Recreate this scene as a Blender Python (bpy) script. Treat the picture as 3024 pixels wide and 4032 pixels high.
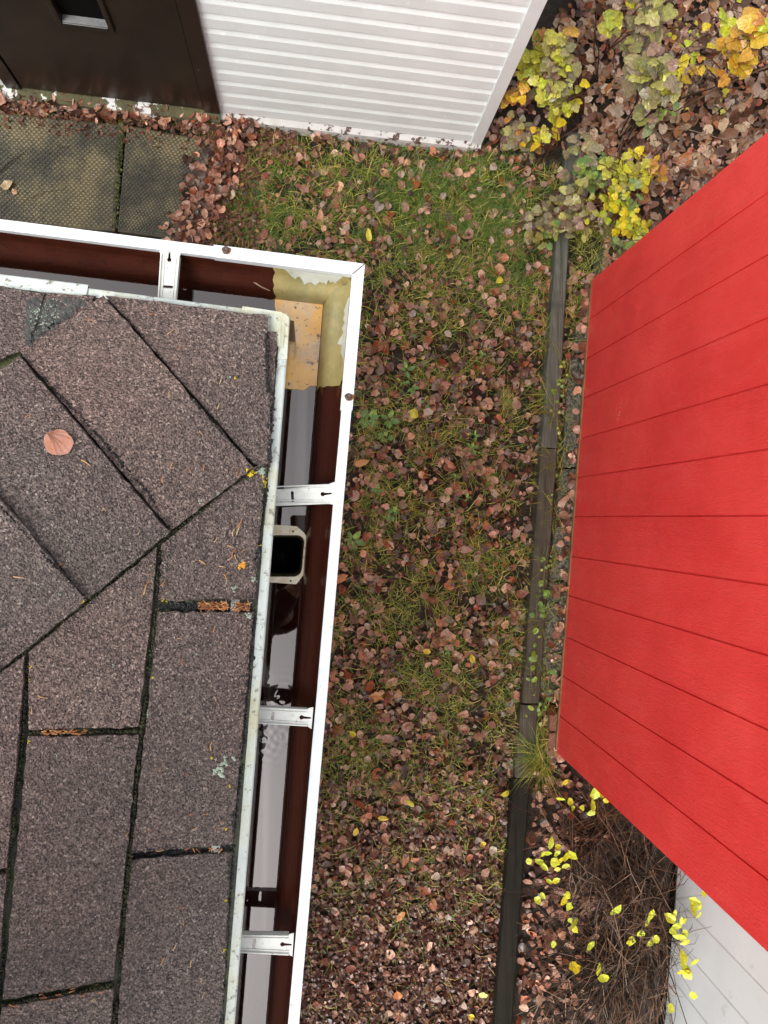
import bpy, bmesh, math, random
import numpy as np
from mathutils import Vector, Matrix, noise
from mathutils.geometry import tessellate_polygon
for o in list(bpy.data.objects): bpy.data.objects.remove(o)
C = bpy.context.scene.collection
sc = bpy.context.scene
random.seed(7); rng = np.random.default_rng(7)
R = math.radians
# ------------------------------------------------------------------ camera
K = 3024/1659.0                 # measurements were taken on a 1659 px wide view of the photograph
F = 3028.0                      # focal length in photograph pixels (26 mm equivalent)
CAMZ = 4.0
zc = Vector((292, 24, 3028)).normalized()            # world Z seen from the camera
xc = Vector((1, 0, 0)); xc = (xc - zc*xc.dot(zc)).normalized()
yc = zc.cross(xc)
Rw = Matrix((xc, yc, zc))        # camera -> world rotation
cam = bpy.data.cameras.new('camera'); co = bpy.data.objects.new('camera', cam); C.objects.link(co)
co.matrix_world = Matrix.Translation((0, 0, CAMZ)) @ Rw.to_4x4()
cam.sensor_fit = 'VERTICAL'; cam.sensor_height = 36; cam.lens = 36*F/4032
cam.clip_start = .02; cam.clip_end = 500
sc.camera = co
# ------------------------------------------------------------------ world, sun, exposure
SUN_EL, SUN_AZ = R(55), R(232)
w = bpy.data.worlds.new('World'); sc.world = w; w.use_nodes = True
nt = w.node_tree; bg = nt.nodes['Background']
sky = nt.nodes.new('ShaderNodeTexSky'); sky.sky_type = 'NISHITA'; sky.sun_disc = False
sky.sun_elevation = SUN_EL; sky.sun_rotation = SUN_AZ; sky.dust_density = 6; sky.air_density = 1.5
hs = nt.nodes.new('ShaderNodeHueSaturation'); hs.inputs['Saturation'].default_value = .18
nt.links.new(sky.outputs[0], hs.inputs['Color']); nt.links.new(hs.outputs[0], bg.inputs['Color'])
bg.inputs['Strength'].default_value = .15
sl = bpy.data.lights.new('sun', 'SUN'); sl.energy = .6; sl.angle = R(24); sl.color = (1, .97, .93)
so = bpy.data.objects.new('sun', sl); C.objects.link(so)
so.rotation_euler = Vector((math.sin(SUN_AZ)*math.cos(SUN_EL), math.cos(SUN_AZ)*math.cos(SUN_EL), math.sin(SUN_EL))).to_track_quat('Z', 'Y').to_euler()
sc.view_settings.view_transform = 'Standard'; sc.view_settings.look = 'None'
sc.view_settings.exposure = 0.86; sc.view_settings.gamma = 1

def at(px, py, z=0.0):
    """world point at height z seen at (px, py) of the measured view"""
    d = Rw @ Vector((px*K-1512, -(py*K-2016), -F))
    t = (z-CAMZ)/d.z
    return Vector((d.x*t, d.y*t, z))
# ------------------------------------------------------------------ materials
def lk(nt, a, b): nt.links.new(a, b)
def ramp(nt, fac, stops, interp='LINEAR'):
    r = nt.nodes.new('ShaderNodeValToRGB'); r.color_ramp.interpolation = interp
    e = r.color_ramp.elements
    while len(e) < len(stops): e.new(.5)
    for i, (p, c) in enumerate(stops):
        e[i].position = p; e[i].color = (*c, 1) if len(c) == 3 else c
    lk(nt, fac, r.inputs[0]); return r.outputs[0]
def coords(nt, scale=(1, 1, 1), rot=(0, 0, 0)):
    t = nt.nodes.new('ShaderNodeTexCoord'); m = nt.nodes.new('ShaderNodeMapping')
    m.inputs['Scale'].default_value = scale; m.inputs['Rotation'].default_value = rot
    lk(nt, t.outputs['Object'], m.inputs['Vector']); return m.outputs[0]
def noi(nt, vec, scale, detail=4, rough=.6, dist=0):
    n = nt.nodes.new('ShaderNodeTexNoise'); n.inputs['Scale'].default_value = scale
    n.inputs['Detail'].default_value = detail; n.inputs['Roughness'].default_value = rough
    n.inputs['Distortion'].default_value = dist
    lk(nt, vec, n.inputs['Vector']); return n.outputs['Fac']
def vor(nt, vec, scale, out='Color'):
    n = nt.nodes.new('ShaderNodeTexVoronoi'); n.inputs['Scale'].default_value = scale
    lk(nt, vec, n.inputs['Vector']); return n.outputs[out]
def mix(nt, fac, a, b):
    m = nt.nodes.new('ShaderNodeMix'); m.data_type = 'RGBA'
    if isinstance(fac, (int, float)): m.inputs[0].default_value = fac
    else: lk(nt, fac, m.inputs[0])
    for i, v in ((6, a), (7, b)):
        if isinstance(v, tuple): m.inputs[i].default_value = (*v, 1)
        else: lk(nt, v, m.inputs[i])
    return m.outputs[2]
def bump(nt, h, strength, dist=.01, normal=None):
    b = nt.nodes.new('ShaderNodeBump'); b.inputs['Strength'].default_value = strength; b.inputs['Distance'].default_value = dist
    lk(nt, h, b.inputs['Height'])
    if normal: lk(nt, normal, b.inputs['Normal'])
    return b.outputs[0]
def newmat(name, rough=.6, ior=None):
    m = bpy.data.materials.new(name); m.use_nodes = True
    b = m.node_tree.nodes['Principled BSDF']; b.inputs['Roughness'].default_value = rough
    if ior: b.inputs['IOR'].default_value = ior
    return m, m.node_tree, b
def simple(name, c1, c2, scale=8, rough=.6, bscale=None, bstr=.3, bdist=.004, stretch=(1, 1, 1), patches=(), detail=6, ior=None):
    """noise between two colours, optional bump, optional patches (colour, scale, lo, hi)"""
    m, n, b = newmat(name, rough, ior)
    v = coords(n, stretch)
    col = ramp(n, noi(n, v, scale, detail), [(.3, c1), (.7, c2)])
    for pc, ps, lo, hi in patches:
        f = ramp(n, noi(n, v, ps, 5, .7), [(lo, (0, 0, 0)), (hi, (1, 1, 1))])
        col = mix(n, f, col, pc)
    lk(n, col, b.inputs['Base Color'])
    if bscale: lk(n, bump(n, noi(n, v, bscale, 4), bstr, bdist), b.inputs['Normal'])
    return m

def mat_shingle():
    m, n, b = newmat('asphalt_shingle_granules', .62)
    v = coords(n)
    g = vor(n, v, 400)                                         # granules about 3 mm
    sep = n.nodes.new('ShaderNodeSeparateColor'); lk(n, g, sep.inputs[0])
    c = ramp(n, sep.outputs[0], [(0, (.030, .020, .018)), (.3, (.115, .080, .071)), (.7, (.200, .143, .126)), (.93, (.28, .21, .182)), (1, (.46, .37, .32))])
    big = noi(n, v, 5, 5, .6)
    c = mix(n, ramp(n, big, [(.35, (0, 0, 0)), (.75, (.75, .75, .75))]), c, mixc(n, c, (.105, .086, .078)))
    dark = ramp(n, noi(n, v, 14, 6, .7), [(.58, (0, 0, 0)), (.78, (.5, .5, .5))])
    c = mix(n, dark, c, (.03, .028, .026))
    oi = n.nodes.new('ShaderNodeObjectInfo'); tn = ramp(n, oi.outputs['Random'], [(0, (.86, .88, .88)), (.5, (1.0, 1.0, 1.0)), (1, (1.12, 1.10, 1.08))])
    mv = ramp(n, noi(n, v, 3.2, 3, .5), [(.4, (1, 1, 1)), (.68, (1.13, .99, .98))])
    for t_ in (tn, mv):
        mm = n.nodes.new('ShaderNodeMix'); mm.data_type = 'RGBA'; mm.blend_type = 'MULTIPLY'; mm.inputs[0].default_value = 1; lk(n, c, mm.inputs[6]); lk(n, t_, mm.inputs[7]); c = mm.outputs[2]
    lk(n, c, b.inputs['Base Color'])
    h = noi(n, v, 260, 3, .8)
    h2 = vor(n, v, 330, 'Distance')
    nn = bump(n, h, 1.0, .006); nn = bump(n, h2, .8, .004, nn)
    lk(n, nn, b.inputs['Normal']); return m
def mixc(n, c, tint): return mix(n, .55, c, tint)

def mat_leaf(name, cols, rough=.35, perobj=False, ior=1.5, tone=None):
    m, n, b = newmat(name, rough, ior)
    if perobj: f = n.nodes.new('ShaderNodeObjectInfo').outputs['Random']
    else: f = n.nodes.new('ShaderNodeNewGeometry').outputs['Random Per Island']
    st = [(i/len(cols), c) for i, c in enumerate(cols)]
    c = ramp(n, f, st, 'CONSTANT' if len(cols) > 2 else 'LINEAR')
    v = coords(n)
    if tone: c = mix(n, ramp(n, noi(n, v, 26, 3), [(.45, (0, 0, 0)), (.66, (.5, .5, .5))]), c, tone)
    k = ramp(n, noi(n, v, 90, 3), [(.3, (.6, .6, .6)), (.75, (1.3, 1.3, 1.3))])
    mm = n.nodes.new('ShaderNodeMix'); mm.data_type = 'RGBA'; mm.blend_type = 'MULTIPLY'; mm.inputs[0].default_value = 1
    lk(n, c, mm.inputs[6]); lk(n, k, mm.inputs[7])
    lk(n, mm.outputs[2], b.inputs['Base Color'])
    lk(n, bump(n, noi(n, v, 130, 2), .35, .002), b.inputs['Normal'])
    return m

M = {}
M['shingle'] = mat_shingle()
M['underlay'] = simple('wet_tar_and_moss', (.014, .013, .011), (.05, .052, .026), 40, .5, 120, .8, .004, patches=[((.05, .065, .015), 22, .52, .6)])
M['moss'] = simple('moss', (.022, .024, .012), (.085, .088, .035), 60, .9, 200, .8, .004, patches=[((.03, .027, .022), 18, .45, .6)])
M['lichen_pale'] = simple('pale_lichen', (.25, .33, .25), (.45, .5, .4), 120, .9, 300, .8, .002)
M['lichen_yellow'] = simple('yellow_lichen', (.55, .42, .02), (.8, .62, .04), 120, .9, 300, .8, .002)
M['lichen_orange'] = simple('orange_lichen', (.6, .25, .02), (.75, .36, .04), 120, .9)
M['white_metal'] = simple('white_painted_metal', (.62, .65, .68), (.76, .78, .80), 18, .4, 70, .15, .002, patches=[((.50, .52, .54), 9, .58, .8), ((.34, .34, .34), 75, .64, .69)])
M['bracket'] = simple('galvanised_bracket_paint', (.62, .62, .58), (.78, .78, .74), 60, .4, 90, .2, .002, patches=[((.3, .29, .26), 170, .63, .68)])
M['drip'] = simple('weathered_white_drip_edge', (.46, .50, .475), (.60, .64, .61), 14, .7, 90, .5, .003, patches=[((.46, .44, .28), 7, .48, .68), ((.20, .19, .15), 90, .57, .63), ((.30, .28, .2), 30, .62, .70), ((.4, .55, .42), 12, .66, .74)])
M['brown_gutter'] = simple('brown_gutter_enamel', (.040, .009, .005), (.070, .017, .008), 3, .2, 60, .05, .002, stretch=(8, 1, 20), patches=[((.022, .007, .004), 6, .45, .8)], ior=1.6)
M['tan_liner'] = simple('tan_gutter_corner_paint', (.28, .22, .075), (.44, .36, .16), 22, .35, 60, .2, .003,
    patches=[((.22, .21, .10), 12, .45, .65), ((.12, .10, .05), 30, .62, .72), ((.05, .035, .02), 140, .68, .72)])
M['tan_floor'] = simple('amber_gutter_corner_floor', (.66, .30, .04), (.85, .50, .12), 24, .06, 60, .05, .002, patches=[((.48, .40, .34), 7, .46, .68), ((.40, .16, .02), 14, .58, .75), ((.09, .05, .03), 110, .60, .65)], ior=1.75)
M['rust'] = simple('rusty_screw', (.10, .03, .015), (.32, .09, .03), 200, .6)
M['screw_dark'] = simple('dark_screw_head', (.04, .03, .025), (.12, .06, .04), 200, .45)
M['_'] = None
M['outlet'] = simple('cream_outlet_flange', (.72, .58, .38), (.90, .84, .68), 60, .45, 120, .2, .002, patches=[((.5, .25, .1), 80, .58, .7)])
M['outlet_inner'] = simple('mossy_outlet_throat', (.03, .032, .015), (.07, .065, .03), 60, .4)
M['black'] = simple('black_pipe_and_gaps', (.004, .005, .005), (.008, .009, .009), 40, .3)

def mat_water():
    m = bpy.data.materials.new('standing_rain_water'); m.use_nodes = True; n = m.node_tree
    n.nodes.remove(n.nodes['Principled BSDF']); out = n.nodes['Material Output']
    tr = n.nodes.new('ShaderNodeBsdfTransparent'); tr.inputs[0].default_value = (.9, .86, .84, 1)
    gl = n.nodes.new('ShaderNodeBsdfGlossy'); gl.inputs['Roughness'].default_value = .015; gl.inputs['Color'].default_value = (1, .94, .93, 1)
    fr = n.nodes.new('ShaderNodeFresnel'); fr.inputs['IOR'].default_value = 2.12
    v = coords(n)
    wv = n.nodes.new('ShaderNodeTexWave'); wv.wave_type = 'RINGS'; wv.rings_direction = 'SPHERICAL'; wv.inputs['Scale'].default_value = 22
    return m, n, tr, gl, fr, out
def finish_water(ripples):
    m, n, tr, gl, fr, out = mat_water()
    t = n.nodes.new('ShaderNodeTexCoord'); h = None
    for c in ripples:                                     # rings where drops have just landed
        sub = n.nodes.new('ShaderNodeVectorMath'); sub.operation = 'SUBTRACT'; sub.inputs[1].default_value = c
        lk(n, t.outputs['Object'], sub.inputs[0])
        ln = n.nodes.new('ShaderNodeVectorMath'); ln.operation = 'LENGTH'; lk(n, sub.outputs[0], ln.inputs[0])
        s = n.nodes.new('ShaderNodeMath'); s.operation = 'MULTIPLY'; s.inputs[1].default_value = 520; lk(n, ln.outputs['Value'], s.inputs[0])
        si = n.nodes.new('ShaderNodeMath'); si.operation = 'SINE'; lk(n, s.outputs[0], si.inputs[0])
        mr = n.nodes.new('ShaderNodeMapRange'); mr.inputs['From Min'].default_value = 0; mr.inputs['From Max'].default_value = .055
        mr.inputs['To Min'].default_value = 1; mr.inputs['To Max'].default_value = 0; lk(n, ln.outputs['Value'], mr.inputs[0])
        mu = n.nodes.new('ShaderNodeMath'); mu.operation = 'MULTIPLY'; lk(n, si.outputs[0], mu.inputs[0]); lk(n, mr.outputs[0], mu.inputs[1])
        if h is None: h = mu.outputs[0]
        else:
            a = n.nodes.new('ShaderNodeMath'); a.operation = 'ADD'; lk(n, h, a.inputs[0]); lk(n, mu.outputs[0], a.inputs[1]); h = a.outputs[0]
    nb = bump(n, h, .16, .0004)
    lk(n, nb, gl.inputs['Normal'])
    mx = n.nodes.new('ShaderNodeMixShader'); lk(n, fr.outputs[0], mx.inputs[0]); lk(n, tr.outputs[0], mx.inputs[1]); lk(n, gl.outputs[0], mx.inputs[2])
    lk(n, mx.outputs[0], out.inputs['Surface']); return m

def mat_red():
    m, n, b = newmat('red_barn_paint', .45)
    v = coords(n)
    rg = ramp(n, noi(n, v, 6, 5, .7), [(.35, (.3, .3, .3)), (.7, (.62, .62, .62))]); lk(n, rg, b.inputs['Roughness'])
    c = ramp(n, noi(n, v, 2.2, 5), [(.3, (.64, .033, .033)), (.5, (.71, .042, .040)), (.7, (.78, .058, .052))])
    f = ramp(n, noi(n, coords(n, (1, 3, .5)), 7, 6, .75), [(.5, (0, 0, 0)), (.8, (.6, .6, .6))]); c = mix(n, f, c, (.72, .075, .07))
    lk(n, c, b.inputs['Base Color'])
    g1 = noi(n, coords(n, (60, 60, 7)), 1.0, 5, .6, 1.2)
    g2 = noi(n, coords(n, (1, 1, .35)), 170, 3, .7)
    nn = bump(n, g1, .3, .005); nn = bump(n, g2, .7, .004, nn)
    lk(n, nn, b.inputs['Normal']); return m
M['red'] = mat_red()
M['bare_wood'] = simple('bare_wood_edge', (.13, .06, .02), (.30, .17, .07), 12, .6, 60, .4, .003, stretch=(1, 1, 1))
M['brick'] = simple('red_brick', (.14, .05, .035), (.24, .09, .06), 40, .8, 120, .6, .004)
M['siding'] = simple('white_lap_siding', (.70, .74, .73), (.78, .82, .81), 6, .5, 120, .12, .002, patches=[((.82, .86, .85), 26, .62, .66), ((.5, .52, .42), 3.1, .66, .8)])
M['trim'] = simple('white_corner_trim', (.66, .69, .68), (.72, .75, .74), 10, .45, 60, .1, .002)
M['door_brown'] = simple('dark_brown_door_paint', (.013, .008, .006), (.024, .015, .010), 5, .3, 70, .25, .002, patches=[((.015, .009, .006), 7, .58, .75), ((.5, .5, .48), 26, .73, .745)])
M['door_window'] = simple('dark_window_glass', (.004, .004, .004), (.008, .008, .008), 4, .5)
M['window_ledge'] = simple('worn_grey_bead', (.02, .02, .02), (.07, .07, .068), 40, .3, stretch=(1, 1, 1), patches=[((.6, .6, .6), 60, .66, .69)])
M['sill'] = simple('mossy_peeling_sill', (.06, .05, .025), (.10, .10, .035), 14, .8, 60, .8, .006, patches=[((.62, .62, .6), 7, .56, .575)])
M['peel'] = simple('peeling_white_board', (.5, .5, .47), (.62, .62, .6), 14, .7, 60, .6, .004, patches=[((.09, .05, .035), 15, .55, .575)])
def mat_paver():
    m, n, b = newmat('mossy_studded_concrete', .6)
    v = coords(n)
    c = ramp(n, noi(n, v, 4.5, 6, .65), [(.32, (.016, .014, .010)), (.5, (.050, .042, .022)), (.66, (.11, .085, .035)), (.8, (.055, .05, .032))])
    c2 = mix(n, ramp(n, noi(n, v, 11, 5, .7), [(.55, (0, 0, 0)), (.75, (.8, .8, .8))]), c, (.02, .02, .016))
    lk(n, c2, b.inputs['Base Color']); lk(n, bump(n, noi(n, v, 160, 3), .4, .003), b.inputs['Normal']); return m
M['paver'] = mat_paver()
def mat_stud():
    m, n, b = newmat('worn_stud_tops', .5)
    v = coords(n)
    c = ramp(n, noi(n, v, 4.5, 6, .65), [(.36, (.035, .034, .027)), (.50, (.11, .10, .068)), (.64, (.24, .205, .12)), (.8, (.17, .16, .12))])
    lk(n, c, b.inputs['Base Color']); return m
M['stud'] = mat_stud()
def mat_concrete():
    m, n, b = newmat('exposed_aggregate_concrete', .8)
    v = coords(n); g = vor(n, v, 130)
    s = n.nodes.new('ShaderNodeSeparateColor'); lk(n, g, s.inputs[0])
    c = ramp(n, s.outputs[0], [(0, (.03, .028, .02)), (.5, (.10, .095, .07)), (1, (.22, .2, .15))])
    c = mix(n, ramp(n, noi(n, v, 12, 5), [(.45, (0, 0, 0)), (.7, (.6, .6, .6))]), c, (.06, .07, .035))
    lk(n, c, b.inputs['Base Color']); lk(n, bump(n, vor(n, v, 90, 'Distance'), .8, .008), b.inputs['Normal']); return m
M['concrete'] = mat_concrete()
def wood(name, a, b_, rough=.55):
    m, n, b = newmat(name, rough); b.inputs['Specular IOR Level'].default_value = .15 if rough > .65 else .3
    v = coords(n, (90, 3, 40)); v2 = coords(n)
    c = ramp(n, noi(n, v, 1.0, 6, .7, .4), [(.3, a), (.7, b_)])
    c = mix(n, ramp(n, noi(n, v2, 9, 5), [(.5, (0, 0, 0)), (.75, (.55, .55, .55))]), c, tuple(x*.45 for x in a))
    lk(n, c, b.inputs['Base Color']); lk(n, bump(n, noi(n, v, 1.6, 4), .5, .004), b.inputs['Normal']); return m
M['timber_grey'] = wood('weathered_grey_timber', (.040, .040, .030), (.15, .148, .118), .6)
M['timber_brown'] = wood('wet_brown_timber', (.028, .024, .014), (.095, .080, .054), .6)
M['timber_dark'] = wood('wet_black_timber', (.006, .005, .003), (.022, .018, .012), .8)
def mat_ground():
    m, n, b = newmat('wet_soil', .75)
    v = coords(n)
    c = ramp(n, noi(n, v, 30, 8, .7), [(.3, (.010, .007, .004)), (.5, (.035, .022, .012)), (.7, (.07, .045, .027))])
    lk(n, c, b.inputs['Base Color']); lk(n, bump(n, noi(n, v, 60, 6, .7), 1, .02), b.inputs['Normal']); return m
M['soil'] = mat_ground()
LB = [(0.212, 0.094, 0.061), (0.33, 0.16, 0.109), (0.501, 0.274, 0.188), (0.106, 0.04, 0.026), (0.27, 0.09, 0.056), (0.401, 0.216, 0.152), (0.085, 0.043, 0.029), (0.607, 0.36, 0.248), (0.266, 0.111, 0.065), (0.478, 0.176, 0.095), (0.055, 0.027, 0.019), (0.381, 0.175, 0.105), (0.207, 0.132, 0.105), (0.43, 0.218, 0.145), (0.14, 0.048, 0.019), (0.31, 0.137, 0.089), (0.069, 0.037, 0.025), (0.286, 0.071, 0.026), (0.099, 0.054, 0.038), (0.624, 0.315, 0.184)]
M['leaf'] = mat_leaf('wet_brown_leaves', LB, .3)
M['leaf_obj'] = mat_leaf('wet_brown_leaf', LB, .3, True)
M['leaf_pale'] = mat_leaf('pale_grey_brown_leaves', [(0.343, 0.212, 0.121), (0.475, 0.323, 0.198), (0.264, 0.137, 0.077), (0.185, 0.075, 0.033), (0.607, 0.447, 0.297), (0.29, 0.174, 0.11), (0.132, 0.056, 0.022), (0.396, 0.286, 0.209), (0.396, 0.161, 0.055), (0.092, 0.043, 0.022)], .32)
M['leaf_pale_obj'] = mat_leaf('pale_grey_brown_leaf', [(.30, .20, .14), (.38, .28, .2), (.26, .16, .11), (.36, .22, .15), (.46, .36, .28), (.30, .16, .10), (.34, .27, .23)], .32, True)
M['leaf_orange_obj'] = mat_leaf('orange_leaf', [(.45, .16, .04), (.52, .24, .07), (.38, .12, .04), (.5, .28, .13)], .35, True)
M['leaf_yellow_obj'] = mat_leaf('yellow_leaf', [(.62, .52, .05), (.55, .5, .05), (.60, .44, .05), (.66, .6, .2)], .4, True)
M['leaf_tan_obj'] = mat_leaf('tan_leaf', [(.42, .28, .14), (.48, .36, .2), (.5, .4, .26)], .35, True)
M['chips'] = mat_leaf('small_brown_leaf_chips', [(0.069, 0.021, 0.011), (0.116, 0.042, 0.024), (0.049, 0.015, 0.007), (0.165, 0.075, 0.049), (0.097, 0.031, 0.017), (0.204, 0.101, 0.067), (0.082, 0.037, 0.024), (0.126, 0.057, 0.037), (0.233, 0.124, 0.083), (0.058, 0.027, 0.017)], .3)
M['duff'] = mat_leaf('rotting_needle_duff', [(0.108, 0.044, 0.021), (0.156, 0.058, 0.029), (0.072, 0.035, 0.017), (0.192, 0.083, 0.042), (0.132, 0.049, 0.025)], .6)
M['grass'] = mat_leaf('grass', [(0.108, 0.196, 0.014), (0.184, 0.256, 0.019), (0.306, 0.301, 0.033), (0.138, 0.225, 0.019), (0.519, 0.451, 0.094), (0.244, 0.27, 0.024), (0.092, 0.136, 0.011), (0.414, 0.316, 0.057), (0.199, 0.181, 0.028)], .45)
M['grass_dark'] = mat_leaf('lush_grass', [(0.046, 0.116, 0.009), (0.071, 0.148, 0.013), (0.112, 0.18, 0.018), (0.055, 0.116, 0.011), (0.152, 0.18, 0.023)], .45)
M['mossj'] = mat_leaf('joint_moss', [(.05, .075, .015), (.08, .10, .02), (.035, .04, .015), (.10, .11, .03)], .7)
M['weed'] = mat_leaf('bright_green_weed', [(.12, .24, .03), (.17, .32, .04), (.10, .20, .035), (.22, .34, .05)], .4)
M['vine'] = mat_leaf('yellow_green_vine', [(.20, .30, .03), (.30, .36, .05), (.14, .24, .03), (.40, .40, .07)], .4)
M['sh_yellow'] = mat_leaf('yellow_green_shrub_leaves', [(0.44, 0.483, 0.03), (0.572, 0.552, 0.03), (0.363, 0.414, 0.05), (0.495, 0.46, 0.06), (0.33, 0.31, 0.07)], .38, tone=(.24, .17, .04))
M['sh_olive'] = mat_leaf('olive_shrub_leaves', [(.20, .20, .06), (.27, .24, .09), (.24, .19, .11), (.30, .29, .07), (.18, .17, .08), (.36, .34, .07), (.26, .16, .11)], .34, tone=(.22, .13, .09))
M['sh_green'] = mat_leaf('green_shrub_leaves', [(.16, .28, .06), (.12, .22, .06), (.22, .30, .05), (.18, .22, .08)], .38, tone=(.26, .30, .06))
M['sh_orange'] = mat_leaf('orange_yellow_shrub_leaves', [(.527, .255, .017), (.595, .383, .025), (.561, .306, .043), (.468, .187, .034)], .38)
M['sh_bright'] = mat_leaf('bright_yellow_shrub_leaves', [(0.515, 0.538, 0.022), (0.654, 0.508, 0.014), (0.449, 0.508, 0.029), (0.58, 0.567, 0.029)], .38)
M['stem_red'] = simple('reddish_stem', (.10, .03, .02), (.2, .07, .04), 60, .45)
M['stem_brown'] = simple('brown_twig', (.07, .034, .016), (.19, .10, .05), 40, .6)
M['stem_dark'] = simple('dark_twig', (.012, .007, .004), (.045, .024, .013), 40, .5)
M['stem_tan'] = simple('tan_twig', (.2, .13, .08), (.36, .25, .16), 40, .6)
M['needle'] = mat_leaf('spruce_needle', [(.62, .28, .10), (.78, .52, .26), (.55, .20, .07), (.72, .40, .16)], .45, True)
M['needle_pile'] = mat_leaf('spruce_needles_packed', [(.50, .20, .07), (.58, .32, .14), (.40, .14, .05), (.30, .10, .04)], .45)
M['worn'] = simple('worn_grey_mat', (.03, .029, .027), (.085, .082, .075), 60, .8, 160, .9, .004)
M['tar'] = simple('wet_black_tar', (.003, .003, .003), (.012, .012, .012), 60, .3, 120, 1, .005)
M['wet_panel'] = simple('white_vertical_panel', (.60, .63, .63), (.66, .69, .69), 5, .4, 80, .1, .002, patches=[((.5, .52, .5), 7, .62, .7)])
M['phone'] = simple('dark_phone_glass', (.01, .01, .012), (.015, .015, .017), 5, .2)
M['cloth'] = simple('dark_jacket_cloth', (.012, .012, .014), (.02, .02, .023), 30, .9, 200, .4, .002)
M['skin'] = simple('skin', (.42, .24, .17), (.48, .29, .21), 20, .5)
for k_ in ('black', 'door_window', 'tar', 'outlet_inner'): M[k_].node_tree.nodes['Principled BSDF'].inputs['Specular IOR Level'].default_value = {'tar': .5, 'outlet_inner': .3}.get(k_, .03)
for k_ in ('timber_grey', 'timber_brown', 'timber_dark'): pass
del M['_']
# ------------------------------------------------------------------ object helpers
def tag(o, label=None, cat=None, group=None, kind=None):
    if label: o['label'] = label
    if cat: o['category'] = cat
    if group: o['group'] = group
    if kind: o['kind'] = kind
    return o
def empty(name, loc, label, cat, group=None):
    o = bpy.data.objects.new(name, None); C.objects.link(o); o.location = loc; o.empty_display_size = .1
    return tag(o, label, cat, group)
WLOC = {}
def wl(o):
    p = Vector(o.location)
    while o.parent: o = o.parent; p = p + Vector(o.location)
    return p
def obj(name, verts, faces, m, parent=None, origin=None, smooth=False):
    """one mesh object; verts are given in world space"""
    v = np.asarray(verts, dtype=float).reshape(-1, 3)
    if parent is not None:
        base = np.array(wl(parent)); org = base
    else:
        if origin is None: origin = (v[:, 0].mean(), v[:, 1].mean(), v[:, 2].min()) if len(v) < 5000 else (0, 0, 0)
        org = np.array(origin, dtype=float)
    me = bpy.data.meshes.new(name); me.from_pydata((v-org).tolist(), [], [list(f) for f in faces]); 
    me.materials.append(m)
    if smooth: me.polygons.foreach_set('use_smooth', [True]*len(me.polygons))
    me.update()
    o = bpy.data.objects.new(name, me); C.objects.link(o)
    if parent is not None: o.parent = parent
    else: o.location = org
    return o
class MB:
    def __init__(s): s.v = []; s.f = []
    def add(s, v, f):
        k = len(s.v); s.v += [tuple(p) for p in v]; s.f += [[i+k for i in q] for q in f]
    def hexa(s, b, t):          # 4 bottom, 4 top
        s.add(list(b)+list(t), [(3, 2, 1, 0), (4, 5, 6, 7), (0, 1, 5, 4), (1, 2, 6, 5), (2, 3, 7, 6), (3, 0, 4, 7)])
    def box(s, o, u, v, n):     # origin + three edge vectors
        o, u, v, n = map(Vector, (o, u, v, n)); s.hexa((o, o+u, o+u+v, o+v), (o+n, o+u+n, o+u+v+n, o+v+n))
    def tube(s, pts, r0, r1, k=4):
        pts = [Vector(p) for p in pts]; n = len(pts); base = len(s.v)
        for i, p in enumerate(pts):
            d = (pts[min(i+1, n-1)]-pts[max(i-1, 0)]).normalized()
            a = d.cross(Vector((0, 0, 1)))
            if a.length < .05: a = Vector((1, 0, 0))
            a.normalize(); b = d.cross(a); r = r0+(r1-r0)*i/(n-1)
            for j in range(k):
                t = 2*math.pi*j/k; s.v.append(tuple(p+a*math.cos(t)*r+b*math.sin(t)*r))
        for i in range(n-1):
            for j in range(k):
                s.f.append([base+i*k+j, base+i*k+(j+1) % k, base+(i+1)*k+(j+1) % k, base+(i+1)*k+j])
        s.f.append([base+j for j in range(k)][::-1]); s.f.append([base+(n-1)*k+j for j in range(k)])
    def poly(s, outer, z0v, z1v, holes=()):
        """prism with holes; outer/holes lists of Vector (bottom ring) ; z1v offset vector"""
        loops = [outer]+list(holes); flat = [p for l in loops for p in l]
        tris = tessellate_polygon([[Vector((p.x, p.y, 0)) for p in l] for l in loops])
        n = len(flat); b = [p+z0v for p in flat]; t = [p+z1v for p in flat]
        f = [tuple(q) for q in tris]+[tuple(i+n for i in q)[::-1] for q in tris]
        k = 0
        for l in loops:
            m = len(l)
            for i in range(m): f.append((k+i, k+(i+1) % m, n+k+(i+1) % m, n+k+i))
            k += m
        s.add(b+t, f)
    def build(s, name, m, parent=None, origin=None, smooth=False): return obj(name, s.v, s.f, m, parent, origin, smooth)
def fixnormals(o):
    bm = bmesh.new(); bm.from_mesh(o.data); bmesh.ops.recalc_face_normals(bm, faces=bm.faces[:]); bm.to_mesh(o.data); bm.free()
    return o
def bevel(o, w=.003, seg=2):
    md = o.modifiers.new('bevel', 'BEVEL'); md.width = w; md.segments = seg; md.limit_method = 'ANGLE'; md.angle_limit = R(40); return o
def lerp(a, b, t): return a+(b-a)*t
V = Vector
def inter(p, d, q, e):          # plan intersection of lines p+td and q+se
    det = d.x*(-e.y)-d.y*(-e.x); r = q-p
    t = (r.x*(-e.y)-r.y*(-e.x))/det
    return V((p.x+d.x*t, p.y+d.y*t, 0))
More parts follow.
